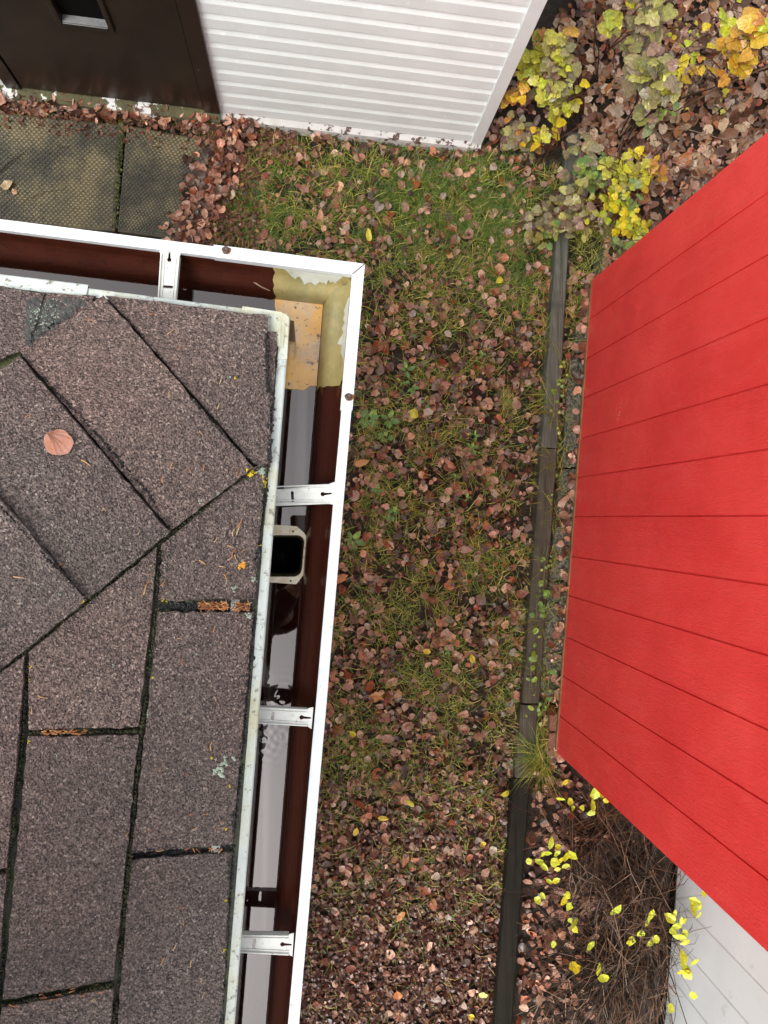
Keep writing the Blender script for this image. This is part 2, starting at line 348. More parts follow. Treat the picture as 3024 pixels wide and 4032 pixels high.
# ------------------------------------------------------------------ THE SETTING: ground
def ground():
    n = 90; xs = np.concatenate([[-40, -12], np.linspace(-4, 5, n), [12, 40]]); ys = np.concatenate([[-40, -12], np.linspace(-5, 5, n), [12, 40]])
    v = []; f = []; k = len(xs)
    for y in ys:
        for x in xs:
            h = -.012+.008*noise.noise(V((x*2, y*2, 0))) if abs(x) < 6 and abs(y) < 6 else -.012
            v.append((x, y, h))
    for j in range(len(ys)-1):
        for i in range(k-1): f.append((j*k+i, j*k+i+1, (j+1)*k+i+1, (j+1)*k+i))
    o = obj('ground', v, f, M['soil'], origin=(0, 0, 0)); tag(o, kind='structure'); return o
ground()
# ------------------------------------------------------------------ HOUSE: roof, drip edge, gutters
ZE, ZR, ZB = 2.862, 2.795, 2.712
SL = math.tan(R(22))
# eave lines in plan (outer line of the drip edge)
er0, er1 = at(625, 684, ZE), at(505, 2212, ZE)      # right eave
et0, et1 = at(0, 598, ZE), at(625, 682, ZE)         # top eave
dr = (er1-er0).normalized(); dt = (et1-et0).normalized()
nr = V((dr.y, -dr.x, 0)); nr = nr if nr.x < 0 else -nr          # inward
nt_ = V((dt.y, -dt.x, 0)); nt_ = nt_ if nt_.y < 0 else -nt_
def roofz(x, y):
    p = V((x, y, 0)); a = (p-V((er0.x, er0.y, 0))).dot(nr); b = (p-V((et0.x, et0.y, 0))).dot(nt_)
    return ZE+SL*min(a, b)
def onroof(px, py, off=0.0):
    z = ZE
    for _ in range(14):
        p = at(px, py, z); z = roofz(p.x, p.y)+off
    return at(px, py, z)
house = empty('house', (-1.2, -1.2, 0), 'house with a mossy brown shingle roof and a white gutter full of rain water', 'house')
roofc = inter(er0, dr, et0, dt)
# roof deck and attic body
def deck():
    b = MB(); L = 3.2
    a = V((roofc.x, roofc.y, ZE-.002))
    A = a+dr*L; Bq = a-dt*L; P = a+dr*L-dt*L
    top = [a, A, P, Bq]
    g = 24; vs = []; fs = []
    for j in range(g+1):
        for i in range(g+1):
            p = lerp(lerp(a, A, j/g), lerp(Bq, P, j/g), i/g)
            q = p+nr*.012+nt_*.012
            vs.append((q.x, q.y, roofz(q.x, q.y)-.001))
    for j in range(g):
        for i in range(g): fs.append((j*(g+1)+i, j*(g+1)+i+1, (j+1)*(g+1)+i+1, (j+1)*(g+1)+i))
    return vs, fs, top
vs, fs, top4 = deck()
roof = obj('roof', vs, fs, M['underlay'], house)
# fix the fold: split quads along the hip
bm = bmesh.new(); bm.from_mesh(roof.data); bmesh.ops.triangulate(bm, faces=bm.faces[:]); bm.to_mesh(roof.data); bm.free()
b = MB()
a = V((roofc.x, roofc.y, 0))
s0 = a+(nr+nt_)*.02; s1 = s0+dr*3.1; s3 = s0-dt*3.1; s2 = s0+dr*3.1-dt*3.1
zv = lambda p, z: V((p.x, p.y, z))
b.hexa([zv(p, ZE-.19) for p in (s0, s1, s2, s3)], [zv(p, ZE-.012) for p in (s0, s1, s2, s3)])
b.build('fascia_board', M['trim'], house)
w0 = a+(nr+nt_)*.36; wq = [w0, w0+dr*2.7, w0+dr*2.7-dt*2.7, w0-dt*2.7]
b = MB(); b.hexa([zv(p, -.02) for p in wq], [zv(p, ZE-.19) for p in wq]); b.build('wall', M['siding'], house)

def plate(name, quad, off=0.004, thick=.004, n=14, m=14, jit=1.6, lift=(0, 0, 0, 0), mt=None, seed=0, parent=None):
    """a shingle: quad in measured px (tl, tr, br, bl), projected on the roof, ragged edges; lift = extra height at each corner"""
    tl, tr, br, bl = [V((q[0], q[1], 0)) for q in quad]
    vt = []; 
    for j in range(m+1):
        for i in range(n+1):
            u, w_ = i/n, j/m
            p = lerp(lerp(tl, tr, u), lerp(bl, br, u), w_)
            if i in (0, n) or j in (0, m):
                q = V((p.x*.11, p.y*.11, seed*3.7)); q2 = q*4
                p = p+V((noise.noise(q)*jit*1.6+noise.noise(q2)*jit, noise.noise(q+V((9, 9, 9)))*jit*1.6+noise.noise(q2+V((5, 5, 5)))*jit, 0))
            l = lerp(lerp(lift[0], lift[1], u), lerp(lift[3], lift[2], u), w_)
            w3 = onroof(p.x, p.y, off+thick+l)
            w3.z += .0009*noise.noise(V((w3.x*30, w3.y*30, seed)))
            vt.append(w3)
    f = []
    K1 = n+1
    for j in range(m):
        for i in range(n): f.append((j*K1+i, (j+1)*K1+i, (j+1)*K1+i+1, j*K1+i+1))
    ring = [i for i in range(n+1)]+[j*K1+n for j in range(1, m+1)]+[m*K1+i for i in range(n-1, -1, -1)]+[j*K1 for j in range(m-1, 0, -1)]
    k = len(vt)
    for r in ring: p = vt[r]; vt.append(V((p.x, p.y, min(p.z-.0035, roofz(p.x, p.y)+off*.4+.0002))))
    L = len(ring)
    for i in range(L): f.append((ring[i], ring[(i+1) % L], k+(i+1) % L, k+i))
    return fixnormals(obj(name, vt, f, mt or M['shingle'], parent or roof))

# field shingles, right slope
def ex(y):                       # ragged eave edge of the right slope
    pts = [(600, 578), (690, 573), (716, 598), (789, 596), (858, 591), (932, 584), (1015, 580), (1107, 570), (1153, 561), (1246, 552), (1339, 547), (1436, 538), (1505, 532), (1605, 524), (1684, 517), (1763, 508), (1810, 503), (2212, 478), (2600, 455)]
    return float(np.interp(y, [p[0] for p in pts], [p[1] for p in pts]))
L1 = lambda y: float(np.interp(y, [1190, 1400, 1600, 1830, 2000, 2212, 2600], [346, 330, 303, 283, 266, 249, 215]))
L2 = lambda y: float(np.interp(y, [1420, 1590, 1750, 1900, 2212, 2600], [60, 50, 32, 14, -6, -35]))
gap = 3.6
# starter strip showing past the corner cap
plate('shingle', [(560, 716), (598, 716), (584, 1010), (560, 1010)], .001, .003, 6, 22, 2.2, seed=31)
plate('shingle', [(346+gap, 1176), (575, 990), (ex(1294), 1294), (338+gap, 1297)], .002, .005, 16, 20, 2.3, seed=1)
plate('shingle', [(337+gap, 1322), (ex(1322), 1322), (ex(1824), 1824), (281+gap, 1842)], .002, .005, 16, 34, 2.3, seed=2)
plate('shingle', [(279+gap, 1857), (ex(1841), 1841), (ex(2420), 2420), (232+gap, 2430)], .002, .005, 16, 34, 2.3, seed=3)
plate('shingle', [(62, 1408), (340, 1182), (303-gap, 1571), (58+gap, 1576)], .004, .006, 18, 20, 2.3, seed=4)
plate('shingle', [(56+gap, 1591), (302-gap, 1588), (249-gap, 2117), (2+gap, 2160)], .004, .006, 18, 34, 2.3, seed=5)
plate('shingle', [(0+gap, 2176), (248-gap, 2136), (212, 2560), (-34, 2580)], .004, .006, 14, 22, 2.3, seed=6)
plate('shingle', [(-190, 1590), (58-gap, 1414), (17-gap, 1876), (-240, 1890)], .006, .006, 14, 22, 2.3, seed=7)
plate('shingle', [(-240, 1899), (15-gap, 1889), (-36, 2560), (-290, 2580)], .006, .006, 14, 26, 2.3, seed=8)
plate('shingle', [(-520, 1880), (-196, 1610), (-250, 2100), (-520, 2100)], .008, .006, 10, 14, 2.3, seed=9)
plate('shingle', [(-520, 2112), (-256, 2112), (-300, 2580), (-520, 2580)], .008, .006, 10, 14, 2.3, seed=10)
# top slope shingles (upper left)
plate('shingle', [(-300, 590), (98, 632), (60, 752), (-300, 900)], .002, .005, 18, 12, 2.3, seed=11)
plate('shingle', [(99, 632), (206, 639), (188, 664), (66, 748)], .001, .003, 10, 10, 2.5, seed=12)
plate('shingle', [(-520, 585), (-310, 598), (-310, 900), (-520, 1050)], .002, .005, 10, 12, 2.3, seed=13)
# hip caps, nearest the corner first; each overlaps the one before
lab = {'hip_cap': 'hip shingle'}
plate('hip_cap', [(228, 638), (576, 681), (585, 1000), (551, 1004)], .006, .005, 20, 20, 2.1, lift=(0, 0, 0, 0), seed=20)
plate('hip_cap', [(42, 758), (223, 638), (547, 1010), (369, 1146)], .008, .005, 20, 26, 2.0, lift=(0, .005, .005, 0), seed=21)
plate('hip_cap', [(-135, 905), (40, 768), (366, 1150), (189, 1294)], .010, .005, 20, 26, 2.0, lift=(0, .006, .006, 0), seed=22)
plate('hip_cap', [(-330, 1060), (-138, 912), (186, 1297), (0, 1447)], .012, .005, 20, 26, 2.0, lift=(0, .006, .006, 0), seed=23)
plate('hip_cap', [(-540, 1230), (-334, 1068), (-4, 1450), (-190, 1600)], .014, .005, 18, 20, 2.0, lift=(0, .006, .006, 0), seed=24)

# drip edge: weathered white metal, three lengths; profile goes in under the shingles and turns down
def drip(name, p0, p1, inx, up, turned=.012, mt='drip', wob=0):
    """p0,p1 plan ends of the outer line; inx inward normal; up = extra height"""
    b = MB(); n = 30; prof = [(0, -turned), (0, -.001), (.0012, 0), (.026, .004), (.05, .05*SL)]
    vs = []
    for i in range(n+1):
        p = lerp(p0, p1, i/n)
        for a_, z_ in prof:
            q = p+inx*a_; vs.append((q.x, q.y, min(ZE+up+z_, max(roofz(q.x, q.y)+.0005, ZE-.02) if a_ > .01 else 9)+.0006*noise.noise(V((i*.7, a_*50, 0)))))
    k = len(prof); fs = [(i*k+j, (i+1)*k+j, (i+1)*k+j+1, i*k+j+1) for i in range(n) for j in range(k-1)]
    o = obj(name, vs, fs, M[mt], roof); md = o.modifiers.new('solid', 'SOLIDIFY'); md.thickness = .0012; md.offset = -1; return o
q = lambda x, y: at(x, y, ZE)
drip('drip_edge', q(625, 684), q(589, 1142), nr, -.001)
drip('drip_edge', q(589.5, 1135), q(480, 2530), nr, .001)
drip('drip_edge', q(-500, 534), q(191, 617), nt_, .001)
drip('drip_edge', q(185, 623), q(530, 668), nt_, -.001)
drip('drip_edge', q(524, 663), q(619.5, 679.5), nt_, .0015)
cz = lambda x, y: at(x, y, ZE+.0028)
b = MB(); b.add([cz(526, 661.5), cz(607, 674), cz(624.5, 685), cz(620, 775), cz(585, 775), cz(566, 705), cz(530, 690)], [(6, 5, 4, 3, 2, 1, 0)])
o_ = b.build('drip_edge_corner', M['drip'], roof); md = o_.modifiers.new('solid', 'SOLIDIFY'); md.thickness = .0012
# gutters --------------------------------------------------
gut_lines = {}
def pl(p0, p1, z): a_, b_ = at(*p0, z), at(*p1, z); return a_, (b_-a_).normalized()
OUT = (pl((758.6, 888), (646, 2212), ZR), pl((0, 473.5), (784, 573), ZR))
INN = (pl((737, 888), (622.4, 2212), ZR), pl((0, 496), (757.7, 592), ZR))
FOOT = (pl((684, 831), (575.2, 2212), ZB), pl((0, 577), (590, 647), ZB))
BACK = ((er0+nr*.0045, dr), (et0+nt_*.0045, dt))
def nodes():
    """profile nodes: list of ((right line),(top line), z)"""
    L = []
    def mixl(f):
        r = []
        for k in (0, 1):
            (p, d), (q_, e) = INN[k], FOOT[k]
            # interpolate the plan lines through two far points
            nn = V((-d.y, d.x, 0))
            A = p; B = p+d*1.0
            def foot_at(P):
                return inter(P, nn, q_, e)
            a_, b_ = foot_at(A), foot_at(B)
            A2 = lerp(zv(A, 0), a_, f); B2 = lerp(zv(B, 0), b_, f)
            r.append((A2, (B2-A2).normalized()))
        return r
    H = ZR-ZB
    L.append((OUT, ZR-.09)); L.append((OUT, ZR-.002)); L.append((OUT, ZR)); L.append((INN, ZR)); L.append((INN, ZR-.012))
    for f, z in ((.04, .80), (.10, .66), (.20, .55), (.36, .47), (.55, .42), (.72, .36), (.84, .25), (.92, .12), (.955, .05), (.97, -.02), (1.0, -.03)):
        L.append((mixl(f), ZB+H*z))
    L.append((FOOT, ZB)); L.append((BACK, ZB)); L.append((BACK, ZE-.008))
    return L
ND = nodes()
def corner(nd):
    (r, t), z = nd[0], nd[1]
    p = inter(r[0], r[1], t[0], t[1]); return V((p.x, p.y, z))
def alongy(nd, y):     # point of the right run at plan y
    (p, d), z = nd[0][0], nd[1]; t = (y-p.y)/d.y; return V((p.x+d.x*t, y, z))
def alongx(nd, x):
    (p, d), z = nd[0][1], nd[1]; t = (x-p.x)/d.x; return V((x, p.y+d.y*t, z))
YL = at(735, 823, ZR).y; XL = at(590, 600, ZR-.03).x     # where the tan corner ends
def strip(name, rows, mt, parent, smooth=True):
    k = len(rows[0]); vs = [p for r in rows for p in r]
    fs = [(i*k+j, (i+1)*k+j, (i+1)*k+j+1, i*k+j+1) for i in range(len(rows)-1) for j in range(k-1)]
    return obj(name, vs, fs, mt, parent, smooth=smooth)
wob = lambda p: V((p.x+.0006*noise.noise(p*9), p.y, p.z))
def rows_right(nds, y0, y1, n):
    return [[wob(alongy(nd, y0+(y1-y0)*i/n)) for nd in nds] for i in range(n+1)]
def rows_top(nds, x0, x1, n):
    return [[alongx(nd, x0+(x1-x0)*i/n) for nd in nds] for i in range(n+1)]
rim = ND[:5]; inn = ND[4:]
YE = -1.45; XE = -1.45
gut = strip('gutter', rows_right(inn, YL+.035, YE, 30), M['brown_gutter'], house)
gt = strip('gutter', rows_top(inn, XL+.035, XE, 24)[::-1], M['brown_gutter'], house)
strip('rim', [[corner(nd) for nd in rim]]+rows_right(rim, YL, YE, 20), M['white_metal'], gut, False)
strip('rim', (([[corner(nd) for nd in rim]]+rows_top(rim, XL, XE, 20))[::-1]), M['white_metal'], gt, False)
shf = lambda L: [(L[0][0]+nr*.001, L[0][1]), (L[1][0]+nt_*.001, L[1][1])]
wallnd = [(shf(nd[0]), nd[1]+.0012) for nd in inn[:-3]]+[(inn[-3][0], ZB+.0045)]
fl2 = [(ND[-3][0], ZB+.0045)]+[((lambda f: [(lerp(zv(FOOT[k][0], 0), inter(FOOT[k][0], V((-FOOT[k][1].y, FOOT[k][1].x, 0)), BACK[k][0], BACK[k][1]), f), FOOT[k][1]) for k in (0, 1)])(f), ZB+.0045) for f in (.2, .4, .6, .8)]+[(ND[-2][0], ZB+.0045), (ND[-1][0], ZR)]
def ragged(nds, axis, seed, amp, n=14):
    rows = [[corner(nd) for nd in nds]]
    for i in range(1, n+1):
        row = []
        for k, nd in enumerate(nds):
            j_ = amp*(noise.noise(V((k*.55, seed, 0)))+.5*noise.noise(V((k*1.9, seed, 4))))
            c = corner(nd); end = (YL if axis == 'y' else XL)+j_
            s0_ = c.y if axis == 'y' else c.x; val = s0_+(end-s0_)*i/n
            row.append(alongy(nd, val) if axis == 'y' else alongx(nd, val))
        rows.append(row)
    return rows
for nds, mt, nm_ in ((wallnd, 'tan_liner', 'corner_lining'), (fl2, 'tan_floor', 'corner_floor')):
    strip(nm_, ragged(nds, 'y', 1.3, .010), M[mt], gut)
    strip(nm_, ragged(nds, 'x', 7.7, .006)[::-1], M[mt], gt)
# pale flashing tongues under the rim at the mitre, ragged lower edge
def tongue(axis, a0, a1, k1, seed, parent):
    rows = []; n = 26
    for i in range(n+1):
        val = a0+(a1-a0)*i/n; dep = (k1*(.75+.5*noise.noise(V((i*.28, seed, 0)))+.25*noise.noise(V((i*1.1, seed, 2)))))*min(1, (1-i/n)*5+.05)*min(1, i/n*4+.3)
        row = []
        for t in (0, .33, .66, 1):
            q_ = dep*t; k = int(q_); k = min(k, len(inn)-4); f = q_-k
            A_ = alongy(inn[k], val) if axis == 'y' else alongx(inn[k], val); B_ = alongy(inn[k+1], val) if axis == 'y' else alongx(inn[k+1], val)
            p = lerp(A_, B_, f)+(nr if axis == 'y' else nt_)*.0022+V((0, 0, .0022)); row.append(p)
        rows.append(row)
    if axis == 'x': rows = rows[::-1]
    return strip('flashing', rows, M['flash'], parent)
M['flash'] = simple('worn_pale_flashing', (.44, .46, .38), (.60, .62, .56), 20, .4, 60, .2, .002, patches=[((.30, .30, .2), 24, .6, .72)])
cy_ = corner(inn[2]).y; cx_ = corner(inn[2]).x
tongue('x', cx_-.012, XL+.018, 4.2, 3, gt); tongue('y', cy_-.03, YL+.03, 3.4, 5, gut)
# underside of both runs
und = [(BACK, ZB-.012), (OUT, ZR-.09)]
USIDE = strip('underside', [[corner(nd) for nd in und]]+[[alongy(nd, YE) for nd in und]], M['white_metal'], gut, False)
strip('underside', [[alongx(nd, XE) for nd in und], [corner(nd) for nd in und]], M['white_metal'], gt, False)
# water
wz = ZB+.0035
wn = [((FOOT[0], FOOT[1]), wz), (BACK, wz)]
FW = [((lambda L: [(L[0][0]+nr*.001, L[0][1]), (L[1][0]+nt_*.001, L[1][1])])(FOOT), wz), (BACK, wz)]
ring = [corner(FW[0]), alongy(FW[0], YE), alongy(FW[1], YE), corner(FW[1]), alongx(FW[1], XE), alongx(FW[0], XE)]
rp = [at(610, 1508, wz), at(604, 1592, wz), at(566, 1560, wz), at(560, 1600, wz)]
water = obj('rain_water', [tuple(p) for p in ring], [(3, 2, 1, 0), (5, 4, 3, 0)], finish_water([tuple(p) for p in rp]), origin=(0, 0, 0))
tag(water, kind='structure')

# rim cover over the mitred corner
def cover():
    b = MB(); up = .0025; ov = .0012
    def offs(L, k, d_in):
        return [(L[0][0]-nr*d_in, L[0][1]), (L[1][0]-nt_*d_in, L[1][1])]
    o_ = offs(OUT, 0, ov); i_ = offs(INN, 0, -.001)
    prof = [(o_, ZR-.03), (o_, ZR+up), (i_, ZR+up), (i_, ZR-.012)]
    y1 = at(758, 886.5, ZR).y; x1 = at(462, 540, ZR).x
    n1 = [[alongy(nd, y1) for nd in prof], [corner(nd) for nd in prof]]
    n2 = [[corner(nd) for nd in prof], [alongx(nd, x1) for nd in prof]]
    s1_ = strip('rim_cover', n1, M['white_metal'], gut, False); s2_ = strip('rim_cover', n2, M['white_metal'], gt, False)
    # mitre seam: one leg laps over the other
    for s_ in (s1_, s2_):
        md = s_.modifiers.new('solid', 'SOLIDIFY'); md.thickness = .0012; md.offset = 0
    b2 = MB(); ci = corner(prof[2]); cc = corner(prof[1]); up_ = V((0, 0, .0016)); e = (cc-ci).cross(V((0, 0, 1))).normalized()*.0007
    b2.add([ci-e+up_, ci+e+up_, cc+e+up_, cc-e+up_], [(0, 1, 2, 3)]); b2.build('seam', M['screw_dark'], gut)
cover()
def screw(px, py, parent):
    c = at(px, py, ZR+.0038); b = MB(); n = 20
    def ringv(r, z): return [(c.x+r*math.cos(2*math.pi*i/n), c.y+r*math.sin(2*math.pi*i/n), c.z+z) for i in range(n)]
    st = [(.0056, 0), (.0056, .0008), (.0048, .0018), (.0030, .0024), (.0022, .0012), (.0010, .0010)]
    vs = [p for r, z in st for p in ringv(r, z)]
    fs = [(j*n+i, j*n+(i+1) % n, (j+1)*n+(i+1) % n, (j+1)*n+i) for j in range(len(st)-1) for i in range(n)]+[tuple((len(st)-1)*n+i for i in range(n))]
    obj('screw', vs, fs, M['screw_dark'], parent, smooth=True)
    vs = [(c.x+.0016+(.0072+.0012*math.sin(3*t))*math.cos(t), c.y-.0008+(.0066+.001*math.cos(2*t))*math.sin(t), c.z-.0006) for t in [2*math.pi*i/16 for i in range(16)]]
    obj('rust_stain', vs, [tuple(range(16))], M['rust'], parent)
screw(487, 540, gt); screw(752.5, 857, gut)
# brackets (hidden hangers): quads in px at rim height, rim end first
def bracket(name, P, parent, ax):
    """P = inner-left, rim-left, flare-left, flare-right, rim-right, inner-right"""
    z = ZR-.006; pts = [at(*p, z) for p in P]
    il, rl, fl, fr, rr, ir = pts
    back = (nr if ax == 'r' else nt_)*.045
    il2 = il+back; ir2 = ir+back
    mid0 = (il+ir)/2; mid1 = (fl+fr)/2; d = (mid1-mid0).normalized(); s_ = V((-d.y, d.x, 0)); Lg = (mid1-mid0).length
    def slot(c0, c1, w_, k=6):
        r = []
        dd = (c1-c0).normalized(); ss = V((-dd.y, dd.x, 0))
        for i in range(k+1): t = math.pi*i/k; r.append(c1+ss*w_*math.cos(t)+dd*w_*math.sin(t))
        for i in range(k+1): t = math.pi*i/k; r.append(c0-ss*w_*math.cos(t)-dd*w_*math.sin(t))
        return r
    c = mid0+d*Lg*.27; h1 = slot(c-s_*.0065, c+s_*.0065, .0022)
    c = mid0+d*Lg*.80; h2 = []
    for i in range(11):
        t = R(35)+(2*math.pi-R(70))*i/10; h2.append(c+d*.0034*math.cos(t)+s_*.0034*math.sin(t))
    h2 += [c+d*.0145-s_*.0011, c+d*.0145+s_*.0011]
    ff = .35
    outer = [il2, il, rl, lerp(rl, fl, .45)-d*.001, fl, fr, lerp(rr, fr, .45)-d*.001, rr, ir, ir2]
    b = MB(); b.poly(outer, V((0, 0, -.0008)), V((0, 0, .0008)), [h1, h2])
    o = b.build(name, M['bracket'], parent)
    for e0, e1, sg in ((il2, rl, 1), (ir2, rr, -1)):
        dirn = (e1-e0).normalized(); sx = V((-dirn.y, dirn.x, 0))
        if sx.dot(mid0-e0) < 0: sx = -sx
        rb = MB()
        for off_, w_, h_ in ((0, .0018, .0035), (.0048, .0014, .0016)):
            p = e0+sx*off_+V((0, 0, .0008)); rb.box(p, dirn*(e1-e0).length, sx*w_, V((0, 0, h_)))
        rb.box(e0+V((0, 0, -.009)), dirn*(e1-e0).length, sx*.0012, V((0, 0, .0085)))
        bm_ = rb
        me = o.data
        # join into the same mesh
        bmm = bmesh.new(); bmm.from_mesh(me); base = np.array(wl(o.parent))
        vv = [bmm.verts.new(V(p)-V(base)) for p in bm_.v]
        for f in bm_.f: bmm.faces.new([vv[i] for i in f])
        bmm.to_mesh(me); bmm.free()
    fixnormals(o); bevel(o, .0005, 2); return o
bracket('bracket', [(598.6, 1057.7), (709.7, 1046), (723, 1041), (720, 1090), (712, 1088.5), (598.6, 1093)], gut, 'r')
bracket('bracket', [(558, 1526.6), (664, 1531), (677, 1527), (673, 1575), (664.5, 1568), (556, 1561)], gut, 'r')
bracket('bracket', [(518, 2017), (624, 2018), (635, 2015), (631.5, 2066), (624, 2061), (516, 2053.6)], gut, 'r')
bracket('bracket', [(344.8, 648), (347.7, 549), (341, 536), (392, 542.5), (389, 553), (381.5, 652)], gt, 't')
# outlet: octagonal flange with a rounded rectangular throat
def outlet():
    z = ZB+.006
    oc = [(668-86, 1136), (643, 1139), (663, 1160), (666, 1178), (661, 1232), (643, 1261), (585, 1258), (566, 1240), (566, 1152)]
    oc = [(572, 1132), (641, 1137), (657, 1151), (665, 1165), (660, 1236), (640, 1262), (572, 1257)]
    outer = [at(x, y, z) for x, y in oc]
    def rr(x0, y0, x1, y1, r, zz):
        P = []
        for cx, cy, a0 in ((x1-r, y0+r, -90), (x1-r, y1-r, 0), (x0+r, y1-r, 90), (x0+r, y0+r, 180)):
            for i in range(6): t = R(a0+90*i/5); P.append(at(cx+r*math.cos(t)-(cy+r*math.sin(t)-1200)*.085, cy+r*math.sin(t), zz))
        return P
    hole = rr(574, 1156, 655, 1246, 17, z)
    b = MB(); b.poly(outer, V((0, 0, -.0045)), V((0, 0, .001)), [hole])
    for x, y in ((633, 1148), (628, 1257)):
        pass
    o = b.build('outlet', M['outlet'], gut); fixnormals(o)
    h2 = [V((p.x, p.y, z+.001)) for p in rr(575, 1157, 654, 1245, 16, z)]
    h3 = [V((p.x, p.y, z-.012)) for p in rr(579, 1161, 650, 1240, 15, z)]
    h4 = [V((p.x, p.y, z-.10)) for p in rr(581, 1163, 648, 1238, 15, z)]
    n = len(h2)
    obj('throat', h2+h3, [(i, (i+1) % n, n+(i+1) % n, n+i) for i in range(n)], M['outlet_inner'], gut, smooth=True)
    obj('downpipe', h3+h4, [(i, (i+1) % n, n+(i+1) % n, n+i) for i in range(n)]+[tuple(range(n, 2*n))], M['black'], gut, smooth=True)
    for x, y in ((633, 1148), (628, 1255)):
        c = at(x, y, z+.0018); obj('rivet_hole', [(c.x+.0016*math.cos(t), c.y+.0016*math.sin(t), c.z) for t in [2*math.pi*i/10 for i in range(10)]], [tuple(range(10))], M['black'], gut)
    return hole
hole = outlet()
# cut the gutter floor and the water around the throat
def cut(o, hole, zt, zb_):
    n = len(hole); vs = [(p.x, p.y, zt) for p in hole]+[(p.x, p.y, zb_) for p in hole]
    c = obj('cutter', vs, [tuple(range(n)), tuple(range(2*n-1, n-1, -1))]+[(i, i+n, (i+1) % n+n, (i+1) % n) for i in range(n)], M['black'], origin=(0, 0, 0))
    fixnormals(c)
    return c
# (the throat sits 6 mm proud: floor and water are opened by replacing the faces below it)
def open_floor(o, hole):
    bmm = bmesh.new(); bmm.from_mesh(o.data); mw = V(wl(o))
    xs = [p.x for p in hole]; ys = [p.y for p in hole]
    for co_, no_ in ((V((0, min(ys)+.001, 0)), V((0, 1, 0))), (V((0, max(ys)-.001, 0)), V((0, 1, 0))), (V((min(xs)+.001, 0, 0)), V((1, 0, 0))), (V((max(xs)-.001, 0, 0)), V((1, 0, 0)))):
        bmesh.ops.bisect_plane(bmm, geom=bmm.verts[:]+bmm.edges[:]+bmm.faces[:], plane_co=co_-mw, plane_no=no_)
    bmm.normal_update(); kill = []
    for f in bmm.faces:
        c = f.calc_center_median()+mw
        if min(xs)+.001 < c.x < max(xs)-.001 and min(ys)+.001 < c.y < max(ys)-.001 and abs(f.normal.z) > .5: kill.append(f)
    bmesh.ops.delete(bmm, geom=kill, context='FACES'); bmm.to_mesh(o.data); bmm.free()
open_floor(gut, hole); open_floor(water, hole); open_floor(USIDE, hole)
from mathutils.bvhtree import BVHTree
def roof_bvh():
    vs = []; fs = []
    for o in [roof]+[c for c in roof.children if c.name.split('.')[0] in ('shingle', 'hip_cap', 'drip_edge')]:
        b0 = wl(o); k = len(vs); vs += [v.co+b0 for v in o.data.vertices]; fs += [[i+k for i in p.vertices] for p in o.data.polygons]
    return BVHTree.FromPolygons(vs, fs)
BV = roof_bvh()
def onsurf(px, py, off=0.0):
    d = (at(px, py, 2.0)-V((0, 0, CAMZ))).normalized(); h = BV.ray_cast(V((0, 0, CAMZ)), d)
    if h[0] is None or h[0].z < 2.82: return onroof(px, py, .012+off)
    return h[0]-d*off
# moss, lichen and tar on the roof: irregular thin patches following the roof
def patch(name, pts, off, th, mt, parent=roof, dens=1.0, seed=0, surf=False):
    b = MB(); rr_ = random.Random(seed)
    for (x, y, r) in pts:
        n = 9; c = onsurf(x, y, th+.0006) if surf else onroof(x, y, off+th); ring_ = []
        for i in range(n):
            t = 2*math.pi*i/n; k = r*(.6+.7*rr_.random()); p = onsurf(x+k*math.cos(t), y+k*math.sin(t), .0004) if surf else onroof(x+k*math.cos(t), y+k*math.sin(t), off*.3); ring_.append(p)
        b.add([c]+ring_, [(0, 1+i, 1+(i+1) % n) for i in range(n)])
    return b.build(name, mt, parent, smooth=False)
def line_pts(P, step, r, spread, seed):
    rr_ = random.Random(seed); out = []
    for (x0, y0), (x1, y1) in zip(P[:-1], P[1:]):
        L = math.hypot(x1-x0, y1-y0); n = int(L/step)
        for i in range(n):
            t = i/n; X_, Y_ = x0+(x1-x0)*t, y0+(y1-y0)*t; k_ = 1+1.1*noise.noise(V((X_*.021, Y_*.021, seed)))
            if k_ < .8 and rr_.random() < .55: continue
            out.append((X_+rr_.gauss(0, spread*k_), Y_+rr_.gauss(0, spread*k_), r*k_*(.4+rr_.random())))
    return out
mp = []
hipr = [(572, 1005), (530, 1030), (460, 1085), (372, 1150), (290, 1215), (192, 1298), (120, 1350), (60, 1400), (0, 1450)]
mp += line_pts(hipr, 2.2, 4.2, 1.5, 1)
mp += line_pts([(L1(y), y) for y in range(1190, 2260, 40)], 2.4, 4.2, 1.3, 2)
mp += line_pts([(L2(y), y) for y in range(1425, 2260, 40)], 2.4, 4.5, 1.4, 3)
mp += line_pts([(66, 1583), (298, 1580)], 2.5, 5, 1.8, 4)
mp += line_pts([(0, 2172), (246, 2128)], 2.5, 5, 1.8, 5)
patch('moss', mp, .007, .0045, M['moss'], seed=5)
dk = line_pts([(42, 764), (180, 905), (320, 1066), (372, 1148)], 2.6, 2.0, 1.2, 6)+line_pts([(226, 642), (300, 715), (446, 898), (550, 1007)], 2.6, 1.8, 1.2, 7)+line_pts([(0, 1092), (100, 1205), (190, 1296)], 2.6, 1.8, 1.2, 8)
dk += line_pts([(ex(y)+1, y) for y in range(716, 2240, 20)], 2.4, 3.0, 1.9, 9)
dk += [(random.uniform(348, 420), random.uniform(1303, 1317), 5) for _ in range(60)]+[(random.uniform(420, 545), random.uniform(1301, 1319), 4.5) for _ in range(120)]
dk += line_pts([(288, 1848), (390, 1841), (500, 1831)], 1.6, 6, 2.5, 10)
dk += line_pts([(575, 720), (578, 850)], 2, 3.5, 1.2, 22)
patch('tar_seam', dk, .009, .0012, M['tar'], seed=6, surf=True)
LG = []
